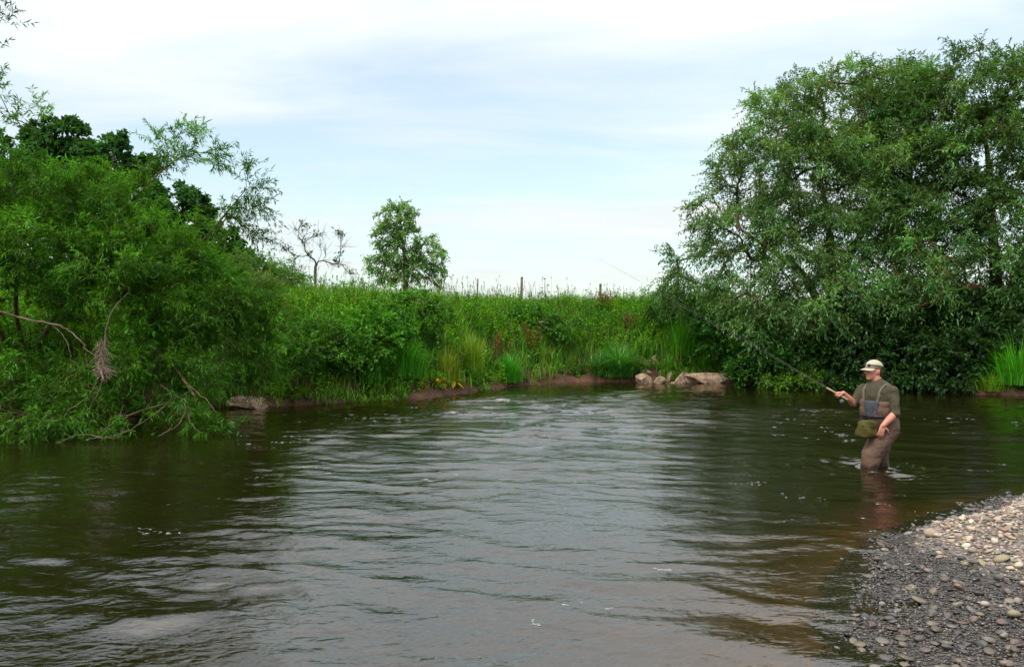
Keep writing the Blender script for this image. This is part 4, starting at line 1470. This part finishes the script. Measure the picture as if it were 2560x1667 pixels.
# ------------------------------------------------------------------ foam flecks on the riffle
def foam():
    rng = np.random.default_rng(901)
    P_, S_ = [], []
    groups = [(1150, 1040, 170, 12, 90), (950, 1045, 140, 8, 70), (720, 1105, 60, 10, 40), (740, 1190, 50, 12, 30), (1050, 1180, 60, 10, 22), (1500, 1060, 200, 14, 60), (1900, 1060, 160, 14, 60), (2050, 1085, 120, 12, 40),
              (2380, 1060, 160, 14, 70), (1050, 1000, 120, 5, 40), (350, 1335, 60, 25, 14), (1700, 1210, 300, 40, 40), (1300, 1400, 420, 90, 26), (2150, 1170, 70, 6, 22), (2230, 1165, 40, 6, 16), (2350, 1160, 90, 14, 16), (2150, 1280, 120, 25, 20), (1500, 1500, 400, 100, 14)]
    for px, py, sx, sy, n in groups:
        for _ in range(max(2, n // 4)):
            a, b_ = rng.normal(px, sx), rng.normal(py, sy)
            if b_ < 985:
                continue
            Y = CAM_H * FPX / (b_ - 833.5)
            x0 = (a - 1280) / FPX * Y
            k_ = rng.integers(1, 8)
            ln = rng.uniform(.05, .5)
            for t_ in rng.uniform(-.5, .5, k_):                   # a short drift line along the current
                P_.append((x0 + t_ * ln, Y + t_ * ln * -.25 + rng.normal(0, .03)))
                S_.append(rng.uniform(.004, .012) * (0.6 + Y / 26))
    v, f = ico(1)
    mb = MB()
    XY = np.array(P_)
    k = (bank_d(XY[:, 0], XY[:, 1]) < -.3) & (edge_d(XY[:, 0], XY[:, 1]) < -.05)
    for (x, y), s in zip(XY[k], np.array(S_)[k]):
        for _ in range(rng.integers(1, 3)):
            w = v * s * np.array([rng.uniform(.8, 3.6), rng.uniform(.4, 1.0), .16]) * rng.uniform(.5, 1)
            mb.add(w + [x + rng.normal(0, s * 1.5), y + rng.normal(0, s * 1.5), .006], T=f)
    o = mb.build('foam', M['foam'], river, True)
    tag(o, kind='stuff')


foam()


# ------------------------------------------------------------------ the angler
def add_cap(bm, p1, r1, p2, r2, seg=14):
    p1, p2 = np.asarray(p1, float), np.asarray(p2, float)
    d = p2 - p1
    ln = np.linalg.norm(d)
    t = d / max(ln, 1e-9)
    ref = np.array([0, 0, 1.0]) if abs(t[2]) < .9 else np.array([1.0, 0, 0])
    s = unit(np.cross(t, ref))
    b_ = np.cross(t, s)
    rings = []
    for a in np.linspace(-math.pi / 2 * .98, 0, 5):
        rings.append((p1 + t * r1 * math.sin(a), r1 * math.cos(a)))
    for a in np.linspace(0, math.pi / 2 * .98, 5):
        rings.append((p2 + t * r2 * math.sin(a), r2 * math.cos(a)))
    prev = None
    first = None
    for c, r in rings:
        ring = [bm.verts.new(tuple(c + r * (s * math.cos(q) + b_ * math.sin(q)))) for q in np.arange(seg) / seg * 2 * math.pi]
        if prev:
            for i in range(seg):
                bm.faces.new((prev[i], prev[(i + 1) % seg], ring[(i + 1) % seg], ring[i]))
        else:
            first = ring
        prev = ring
    bm.faces.new(first[::-1])
    bm.faces.new(prev)


def add_ell(bm, c, r, yaw=0.0, pitch=0.0):
    m = Matrix.Translation(Vector(c)) @ Matrix.Rotation(yaw, 4, 'Z') @ Matrix.Rotation(pitch, 4, 'Y') @ Matrix.Diagonal((*r, 1))
    bmesh.ops.create_icosphere(bm, subdivisions=4, radius=1, matrix=m)


def blob(name, parts, mat, parent, voxel=.008, smooth_it=4, disp=None):
    """one continuous surface grown over the joined limbs"""
    bm = bmesh.new()
    for p in parts:
        if p[0] == 'c':
            add_cap(bm, *p[1:])
        else:
            add_ell(bm, *p[1:])
    bmesh.ops.recalc_face_normals(bm, faces=bm.faces[:])
    me = bpy.data.meshes.new(name + '_src')
    bm.to_mesh(me)
    bm.free()
    tmp = link(name + '_src', me)
    r = tmp.modifiers.new('r', 'REMESH')
    r.mode = 'VOXEL'
    r.voxel_size = voxel
    s = tmp.modifiers.new('s', 'SMOOTH')
    s.iterations = smooth_it
    s.factor = .5
    dg = bpy.context.evaluated_depsgraph_get()
    out = bpy.data.meshes.new_from_object(tmp.evaluated_get(dg))
    bpy.data.objects.remove(tmp)
    bpy.data.meshes.remove(me)
    out.name = name
    n = len(out.vertices)
    co = np.zeros(n * 3, np.float32)
    out.vertices.foreach_get('co', co)
    co = co.reshape(-1, 3)
    if disp is not None:
        nr = np.zeros(n * 3, np.float32)
        out.vertices.foreach_get('normal', nr)
        co = co + nr.reshape(-1, 3) * disp(co)[:, None]
        out.vertices.foreach_set('co', co.astype(np.float32).ravel())
        out.update()
    out.polygons.foreach_set('use_smooth', np.ones(len(out.polygons), bool))
    out.materials.clear()
    out.materials.append(mat)
    return link(name, out, parent)


def wet_line(m):
    """cloth soaked dark and shiny up to a wavering line above the water"""
    N, Lk = m.node_tree.nodes, m.node_tree.links
    p = next(n for n in N if n.type == 'BSDF_PRINCIPLED')
    src = p.inputs['Base Color'].links[0].from_socket
    geo = N.new('ShaderNodeNewGeometry')
    sep = N.new('ShaderNodeSeparateXYZ')
    Lk.new(geo.outputs['Position'], sep.inputs[0])
    nz = N.new('ShaderNodeTexNoise')
    nz.inputs['Scale'].default_value = 9
    Lk.new(geo.outputs['Position'], nz.inputs['Vector'])
    lim = math_node(N, Lk, 'ADD', math_node(N, Lk, 'MULTIPLY', nz.outputs['Fac'], .14), .01)
    wet = math_node(N, Lk, 'MULTIPLY', math_node(N, Lk, 'SUBTRACT', lim, sep.outputs[2]), 25.0, clamp=True)
    sc = nnode(N, 'ShaderNodeVectorMath', operation='SCALE')
    Lk.new(src, sc.inputs[0])
    Lk.new(math_node(N, Lk, 'SUBTRACT', 1.0, math_node(N, Lk, 'MULTIPLY', wet, .55)), sc.inputs['Scale'])
    Lk.new(sc.outputs[0], p.inputs['Base Color'])
    Lk.new(math_node(N, Lk, 'SUBTRACT', .8, math_node(N, Lk, 'MULTIPLY', wet, .5)), p.inputs['Roughness'])


def angler():
    AX, AY, DZ = 4.66, 10.2, 0.42
    root = empty('person', (AX, AY, -DZ))
    tag(root, 'angler in pale cap, olive shirt and brown chest waders standing knee deep, holding a rod', 'person')
    yaw = math.radians(35)
    F = np.array([-math.cos(yaw), -math.sin(yaw), 0])
    Ls = np.array([math.sin(yaw), -math.cos(yaw), 0])
    byaw = yaw                                                # ellipsoid x axis along F
    up = np.array([0, 0, 1.0])

    def u(x, y, z):
        return np.array([x, y, z + DZ])
    sk = plain('skin', (0.56, 0.23, 0.16), rough=.5, var=.86, scale=25, bump=.1)
    shirt = plain('shirt_cloth', (0.062, 0.052, 0.030), rough=.9, scale=18)
    wader = plain('wader_cloth', (0.122, 0.070, 0.046), rough=.8, var=.85, scale=9)
    wet_line(wader)
    slate = plain('slate_cloth', (0.050, 0.054, 0.062), rough=.85)
    olive = plain('bag_cloth', (0.072, 0.060, 0.013), rough=.85)
    cream = plain('cap_cloth', (0.47, 0.41, 0.30), rough=.9)
    black = plain('black_rubber', (0.018, 0.018, 0.02), rough=.5)
    hair = plain('hair', (0.05, 0.028, 0.018), rough=.7)
    lens = plain('dark_lens', (0.01, 0.012, 0.015), rough=.15, bump=0)
    # --- body: head with face, neck, trunk, arms, hands and legs
    hy = math.radians(14)
    H = np.array([-math.cos(hy), -math.sin(hy), 0])
    HL = np.array([math.sin(hy), -math.cos(hy), 0])
    hc = u(-.028, 0, 1.235)

    def hp(f, l, z):
        return hc + H * f + HL * l + up * z
    parts = [('e', tuple(hc), (.104, .079, .112), hy), ('e', tuple(hp(.035, 0, -.055)), (.068, .062, .085), hy), ('e', tuple(hp(.068, 0, -.108)), (.034, .034, .026), hy),
             ('c', hp(.098, 0, .0), .011, hp(.126, 0, -.034), .0155), ('c', hp(.092, .03, .022), .014, hp(.092, -.03, .022), .014),
             ('c', hp(.088, .02, -.074), .012, hp(.088, -.02, -.074), .012), ('c', hp(.09, .016, -.088), .011, hp(.09, -.016, -.088), .011),
             ('e', tuple(hp(.07, .038, -.03)), (.03, .026, .028), hy), ('e', tuple(hp(.07, -.038, -.03)), (.03, .026, .028), hy),
             ('e', tuple(hp(-.012, .079, -.02)), (.022, .009, .034), hy), ('e', tuple(hp(-.012, -.079, -.02)), (.022, .009, .034), hy),
             ('c', hp(.0, 0, -.08), .064, u(.04, 0, 1.04), .07)]
    c0 = u(.035, 0, 0)
    sN = u(.140, -.160, .985)
    sF = u(-.085, .17, .985)
    eN = u(.125, -.255, .705)
    wN = u(-.035, -.275, .555)
    eF = u(-.235, .12, .795)
    wF = u(-.405, .03, .935)
    parts += [('e', tuple(c0 + up * .86), (.16, .19, .22), byaw), ('e', tuple(c0 + up * .62), (.17, .18, .2), byaw), ('c', sN, .045, sF, .045),
              ('c', sN, .044, eN, .044), ('c', eN, .046, (eN + wN) / 2 + up * .0, .045), ('c', (eN + wN) / 2, .045, wN, .030),
              ('c', sF, .044, eF, .044), ('c', eF, .046, (eF + wF) / 2, .044), ('c', (eF + wF) / 2, .044, wF, .029),
              ('c', u(.09, -.09, .5), .1, u(-.14, -.12, .13), .07), ('c', u(-.14, -.12, .13), .06, u(-.14, -.12, -.34), .045), ('c', u(.1, .09, .5), .1, u(.1, .09, .14), .07),
              ('c', u(.1, .09, .14), .06, u(.13, .09, -.34), .045)]

    def hand(w, fwd, out, palm_n, curls, thumb):
        """palm and five fingers; fwd = along the hand, out = across it towards the thumb side, palm_n = out of the palm"""
        fwd, out, palm_n = unit(fwd), unit(out), unit(palm_n)
        ps = []
        for k, a in enumerate((-.027, -.009, .009, .027)):
            ps.append(('c', w + out * a * .7, .016, w + fwd * .075 + out * a, .0125))
        for k, a in enumerate((-.029, -.0095, .0095, .029)):
            ln = (.066, .082, .088, .078)[k]
            b0 = w + fwd * .078 + out * a
            d1 = unit(fwd * math.cos(curls[0]) + palm_n * math.sin(curls[0]) + out * a * 4)
            d2 = unit(fwd * math.cos(curls[1]) + palm_n * math.sin(curls[1]) + out * a * 2)
            m_ = b0 + d1 * ln * .5
            e_ = m_ + d2 * ln * .5
            ps += [('c', b0, .0105, m_, .0098), ('c', m_, .0098, e_, .0082)]
        t0 = w + fwd * .018 + out * .026
        t1 = t0 + unit(fwd * thumb[0] + out * thumb[1] + palm_n * thumb[2]) * .045
        t2 = t1 + unit(fwd * (thumb[0] + .5) + out * thumb[1] * .6 + palm_n * thumb[2]) * .035
        ps += [('c', t0, .0145, t1, .0115), ('c', t1, .0115, t2, .009)]
        return ps
    # near hand rests on the thigh, thumb stands out backwards
    parts += hand(wN, np.array([-.30, -.05, -1.0]), np.array([1, 0, -.25]), np.array([.2, 1, 0]), (.25, .6), (.45, 1.0, 0))
    # far hand holds the grip from above
    GA = u(-.500, .02, .935)                                   # grip centre
    rod_dir = unit(P(1495, 645, 11.2) - P(2084, 975, 10.22))
    parts += hand(wF, np.array([-1, -.1, .10]), np.array([0.1, -1, .1]), np.array([0, .1, -1]), (1.15, 2.4), (.9, .35, .8))
    blob('body', parts, sk, root, voxel=.0082, smooth_it=3)

    def fold(amp, sc, seed):
        def f(co):
            r = np.random.default_rng(seed)
            s = np.zeros(len(co))
            for k in range(10):
                d = unit(r.normal(0, 1, 3) * [1, 1, 1.5])
                s += np.sin(co @ d * sc * r.uniform(.6, 1.8) + r.uniform(0, 6) + 1.5 * np.sin(co @ unit(r.normal(0, 1, 3)) * sc * .5))
            # sharper creases, mostly slanting round the limb
            c = np.zeros(len(co))
            for k in range(4):
                d = unit(r.normal(0, 1, 3) * [.8, .8, 1.4])
                ph = co @ d * sc * r.uniform(.7, 1.3) + 2.6 * np.sin(co @ unit(r.normal(0, 1, 3)) * sc * .45 + r.uniform(0, 6))
                c += (1 - np.abs(np.sin(ph))) ** 3
            return amp * (s / 3 - c * .55)
        return f
    # --- shirt: trunk, shoulders, sleeves rolled to the elbow, collar
    blob('shirt', [('e', tuple(c0 + up * .90 + np.array([0.0, 0, 0])), (.195, .205, .215), byaw), ('c', sN + [0, 0, -.005], .068, sF + [0, 0, -.005], .068), ('c', sN + [.012, 0, -.02], .066, eN, .062),
                   ('c', sF, .074, eF + [.02, .01, -.005], .066), ('c', u(.03, 0, 1.03), .085, u(.015, 0, 1.075), .078), ('c', u(.03, -.08, 1.03), .06, u(.11, -.12, 1.0), .06)],
         shirt, root, voxel=.009, smooth_it=4, disp=fold(.0048, 34, 5))
    for sgn in (1, -1):
        cb = c0 + up * 1.045
        blob('collar', [('c', cb + F * .015 + Ls * .072 * sgn + up * .03, .017, cb + F * .085 + Ls * .030 * sgn + up * .005, .015), ('c', cb - F * .07 + Ls * .02 * sgn + up * .035, .016, cb + F * .015 + Ls * .072 * sgn + up * .03, .017),
                        ('c', cb + F * .085 + Ls * .030 * sgn + up * .005, .014, cb + F * .088 + Ls * .062 * sgn - up * .035, .012)], shirt, root, voxel=.006, smooth_it=2)
    # --- chest waders: bib, hips and two baggy legs
    cw = c0 + np.array([-.01, 0, 0])
    wad = blob('waders', [('e', tuple(cw + up * .62 + F * .01), (.20, .21, .16), byaw), ('e', tuple(cw + up * .71 + F * .022), (.210, .212, .18), byaw), ('e', tuple(cw + up * .80 + F * .010), (.203, .212, .10), byaw),
                    ('e', tuple(u(.085, 0, .56)), (.185, .205, .20), byaw), ('c', u(.09, -.09, .50), .165, u(-.10, -.13, .17), .125),
                    ('c', u(-.10, -.13, .17), .125, u(-.145, -.13, -.0), .105), ('c', u(-.145, -.13, 0), .1, u(-.14, -.12, -.34), .078), ('c', u(.1, .08, .5), .16, u(.105, .10, .14), .105),
                    ('c', u(.105, .1, .14), .1, u(.14, .1, -.34), .076), ('c', u(-.14, -.12, -.36), .06, u(-.26, -.15, -.375), .045), ('c', u(.14, .1, -.36), .06, u(.02, .07, -.375), .045)],
         wader, root, voxel=.010, smooth_it=8, disp=fold(.0068, 17, 8))
    # slate chest pocket over the bib front
    pc = cw + up * .748 + F * .205 + Ls * .02
    blob('chest_pocket', [('c', pc + Ls * k_ + up * .065 - F * abs(k_) * .45, .042, pc + Ls * k_ - up * .075 - F * abs(k_) * .45, .045) for k_ in (-.065, -.03, 0, .03, .065)], slate, root, voxel=.008, smooth_it=3, disp=fold(.003, 40, 9))

    def band(name, pts, r, mat, flat=.35, par=root):
        mb = MB()
        c = curve_pts(pts, 8)
        tubes(mb, c, np.full((1, len(c)), r), sides=6)
        return mb.build(name, mat, par, True)
    # belt round the waist
    co = np.zeros(len(wad.data.vertices) * 3, np.float32)
    wad.data.vertices.foreach_get('co', co)
    co = co.reshape(-1, 3)
    zb = .655 + DZ
    sl = co[np.abs(co[:, 2] - zb) < .014]
    bc = np.array([*(sl[:, :2].max(0) + sl[:, :2].min(0)) / 2, zb])
    ang = np.arctan2(sl[:, 1] - bc[1], sl[:, 0] - bc[0])
    rr_ = np.hypot(sl[:, 1] - bc[1], sl[:, 0] - bc[0])
    mb = MB()
    ring = []
    for a in np.linspace(-math.pi, math.pi, 40, endpoint=False):
        k_ = np.abs((ang - a + math.pi) % (2 * math.pi) - math.pi) < .16
        ring.append(bc + np.array([math.cos(a), math.sin(a), 0]) * (rr_[k_].max() + .002))
    V = []
    for p_ in ring:
        o_ = unit(p_ - bc)
        V += [p_ - up * .016, p_ + up * .016, p_ + up * .016 + o_ * .006, p_ - up * .016 + o_ * .006]
    n = len(ring)
    Q = []
    for i in range(n):
        j = (i + 1) % n
        for k in range(4):
            Q.append((i * 4 + k, j * 4 + k, j * 4 + (k + 1) % 4, i * 4 + (k + 1) % 4))
    mb.add(np.array(V), Q=Q)
    mb.build('belt', black, root, True)
    # shoulder straps with pale buckles
    strap = plain('strap_webbing', (0.13, 0.115, 0.08), rough=.85)
    for sgn, sp in ((1, sN), (-1, sF)):
        a = c0 + up * (.83) + F * .185 + Ls * .09 * sgn
        b_ = c0 + up * (.98) + F * .15 + Ls * .11 * sgn
        t_ = c0 + up * (1.055) + F * .02 + Ls * .125 * sgn
        d_ = c0 + up * (.98) - F * .14 + Ls * .11 * sgn
        e_ = c0 + up * (.80) - F * .20 + Ls * .08 * sgn
        band('strap', [a, b_, t_, d_, e_], .017, strap)
        mb = MB()
        v, f = ico(2)
        mb.add(v * [.012, .012, .016] + b_ + F * .02 - up * .06, T=f)
        mb.build('buckle', cream, root, True)
    # cap: crown, band, brim; sunglasses pushed up on it
    cap = empty('cap')
    cap.parent = root
    bm = bmesh.new()
    bmesh.ops.create_uvsphere(bm, u_segments=28, v_segments=16, radius=1)
    bmesh.ops.delete(bm, geom=[v for v in bm.verts if v.co.z < -.12], context='VERTS')
    for v in bm.verts:
        z = v.co.z
        q = hp(-.006 + .114 * v.co.x * (1 - .05 * max(z, 0)), .092 * v.co.y, .030 + .100 * (z ** .9 if z > 0 else z))
        v.co = Vector(q)
    me = bpy.data.meshes.new('crown')
    bmesh.ops.solidify(bm, geom=bm.faces[:], thickness=.004)
    bm.to_mesh(me)
    bm.free()
    me.polygons.foreach_set('use_smooth', np.ones(len(me.polygons), bool))
    me.materials.append(cream)
    link('cap_crown', me, cap)
    mb = MB()
    na, nr = 17, 6
    grid = []
    for i, a in enumerate(np.linspace(-1.25, 1.25, na)):
        for j, t in enumerate(np.linspace(0, 1, nr)):
            l = math.sin(a) * (.088 + .004 * t)
            f = .100 * math.cos(a) ** .8 + t * .085 * math.cos(a) ** .6
            grid.append(hp(f, l, .024 - .02 * t - .9 * l * l * (1 + t)))
    grid = np.array(grid)
    idx = np.arange(na * nr).reshape(na, nr)
    Q = np.stack([idx[:-1, :-1], idx[1:, :-1], idx[1:, 1:], idx[:-1, 1:]], -1).reshape(-1, 4)
    G2 = np.concatenate([grid + up * .003, grid - up * .003])
    Qa = np.concatenate([Q, Q[:, ::-1] + na * nr])
    rim = [(idx[i, -1], idx[i + 1, -1], idx[i + 1, -1] + na * nr, idx[i, -1] + na * nr) for i in range(na - 1)]
    mb.add(G2, Q=np.concatenate([Qa, np.array(rim)]))
    mb.build('cap_brim', cream, cap, True)
    gl = empty('sunglasses')
    gl.parent = root
    for s in (1, -1):
        mb = MB()
        v, f = ico(3)
        c_ = hp(.100, .036 * s, .062)
        mb.add(c_ + np.outer(v[:, 0], H) * .012 + np.outer(v[:, 1], HL) * .032 + np.outer(v[:, 2], unit(up - H * .5)) * .021, T=f)
        mb.build('lens', lens, gl, True)
        mb = MB()
        arm = curve_pts([hp(.09, .066 * s, .066), hp(.03, .094 * s, .060), hp(-.05, .092 * s, .046), hp(-.085, .070 * s, .03)], 5)
        tubes(mb, arm, np.full((1, len(arm)), .0055), sides=5)
        mb.build('temple', black, gl, True)
    # hair below the cap at back and sides, eyes
    blob('hair', [('e', tuple(hp(-.045, 0, -.012)), (.068, .080, .058), hy), ('e', tuple(hp(-.065, 0, -.045)), (.045, .062, .05), hy)], hair, root, voxel=.007, smooth_it=2, disp=fold(.0025, 120, 12))
    for s in (1, -1):
        mb = MB()
        v, f = ico(2)
        mb.add(v * .0105 + hp(.094, .032 * s, -.002), T=f)
        mb.build('eye', plain('eye', (.03, .02, .015), rough=.2, bump=0), root, True)
    # --- hip bag hanging at his front
    bagc = np.array([AX - .185, AY - .17, .505])
    bag = empty('hip_bag', bagc - [0, 0, .12])
    tag(bag, 'olive green fabric bag hanging from the angler\'s waist', 'bag')
    bm = bmesh.new()
    bmesh.ops.create_cube(bm, size=1)
    bmesh.ops.subdivide_edges(bm, edges=bm.edges[:], cuts=7, use_grid_fill=True)
    rb = Matrix.Rotation(math.radians(18), 3, 'Z')
    for v in bm.verts:
        q = np.array(v.co) * 2
        pn = np.sign(q) * np.abs(q)
        nrm_ = (np.abs(q) ** 5).sum() ** (1 / 5.0)
        q = q / max(nrm_, 1e-6) * np.abs(q).max()                # rounded box
        taper = 1 + .10 * q[2] * -1
        sag = .010 * math.sin(q[0] * 5) * (1 - q[2]) + .012 * math.sin(q[2] * 4 + q[0] * 3)
        v.co = rb @ Vector((q[0] * .122 * taper, q[1] * .062 * (1.15 - .25 * q[2]) + sag, .115 + q[2] * .112))
    me = bpy.data.meshes.new('bag_body')
    bm.to_mesh(me)
    bm.free()
    me.polygons.foreach_set('use_smooth', np.ones(len(me.polygons), bool))
    me.materials.append(olive)
    link('bag_body', me, bag)
    trim = plain('bag_trim', (.05, .045, .015))
    mb = MB()
    c = curve_pts([rb @ Vector(q) for q in ((-.125, -.045, .165), (-.06, -.066, .150), (.05, -.066, .152), (.125, -.045, .168))], 6)
    tubes(mb, c, np.full((1, len(c)), .006), sides=5)
    mb.build('bag_flap_edge', trim, bag, True)
    mb = MB()
    c = curve_pts([rb @ Vector(q) for q in ((-.10, .03, .215), (.0, .06, .235), (.12, .07, .24))], 5)
    tubes(mb, c, np.full((1, len(c)), .010), sides=5)
    mb.build('bag_strap', black, bag, True)
    # --- rod, reel and line
    g0 = np.array([AX, AY, -DZ]) + GA
    butt = g0 - rod_dir * .16
    rod = empty('fishing_rod', butt)
    tag(rod, 'long thin fishing rod with small reel held by the angler, pointing up to the left', 'fishing rod')
    tip = P(1495, 645, 11.2)
    Lr = np.linalg.norm(tip - butt)
    t = np.linspace(0, 1, 24)[:, None]
    blank = butt + (tip - butt) * t - up * 0.05 * (np.sin(t * math.pi)) * -.35
    mb = MB()
    tubes(mb, blank, np.linspace(.0031, .0009, 24)[None], sides=8)
    mb.build('blank', plain('carbon', (.085, .078, .066), rough=.3, bump=0), rod, True, butt)
    mb = MB()
    tt = np.linspace(0, 1, 8)[:, None]
    tubes(mb, butt + rod_dir * .30 * tt, np.array([[.010, .0135, .013, .0115, .0115, .0125, .0135, .009]]), sides=10)
    mb.build('cork_grip', plain('cork', (.42, .28, .16)), rod, True, butt)
    down = unit(np.array([0, 0, -1.0]) - rod_dir * (-rod_dir[2]))
    rc = butt + rod_dir * .05 + down * .055
    side_ = np.cross(rod_dir, down)
    rl = empty('reel', rc - butt)
    rl.parent = rod
    for nm, off, w_, r_, mat in (('spool', 0, .018, .024, black), ('rim', .012, .004, .029, plain('reel_metal', (.09, .09, .095), rough=.3, bump=0)), ('rim', -.012, .004, .029, plain('reel_metal2', (.08, .08, .085), rough=.3, bump=0))):
        mb = MB()
        tubes(mb, np.array([side_ * (off - w_ / 2) , side_ * (off - w_ / 2) * .999 , side_ * (off + w_ / 2) * .999, side_ * (off + w_ / 2) * 1.0]) + np.outer([-1e-4, 0, 0, 1e-4], side_), np.array([[.002, r_, r_, .002]]), sides=16)
        mb.build(nm, mat, rl, True)
    mb = MB()
    tubes(mb, np.array([side_ * -.014 + down * .02, side_ * -.032 + down * .02]), np.array([[.006, .007]]), sides=6)
    mb.build('handle', cream, rl, True)
    mb = MB()
    tubes(mb, np.array([rc - butt, rc - butt - down * .05]), np.array([[.005, .005]]), sides=5)
    mb.build('reel_foot', black, rod, True)
    for s in (.22, .36, .48, .59, .69, .78, .86, .93, .99):
        mb = MB()
        c = butt + (tip - butt) * s + down * .008 - butt
        a = np.linspace(0, 2 * math.pi, 9)
        tubes(mb, c + np.outer(np.cos(a), down) * .0035 + np.outer(np.sin(a), side_) * .0035, np.full((1, 9), .0008), sides=3)
        mb.build('line_guide', black, rod, True)
    mb = MB()
    ln = np.concatenate([butt + (tip - butt) * np.linspace(.03, 1, 12)[:, None] + down * .009, curve_pts([tip, tip + [-.9, .5, -.35], tip + [-2.0, 1.4, -1.4], [tip[0] - 3.0, tip[1] + 2.4, 0.0]], 6)])
    tubes(mb, ln, np.full((1, len(ln)), .0005), sides=3)
    mb.build('line', plain('line', (.45, .45, .42), bump=0), rod, True, butt)


angler()
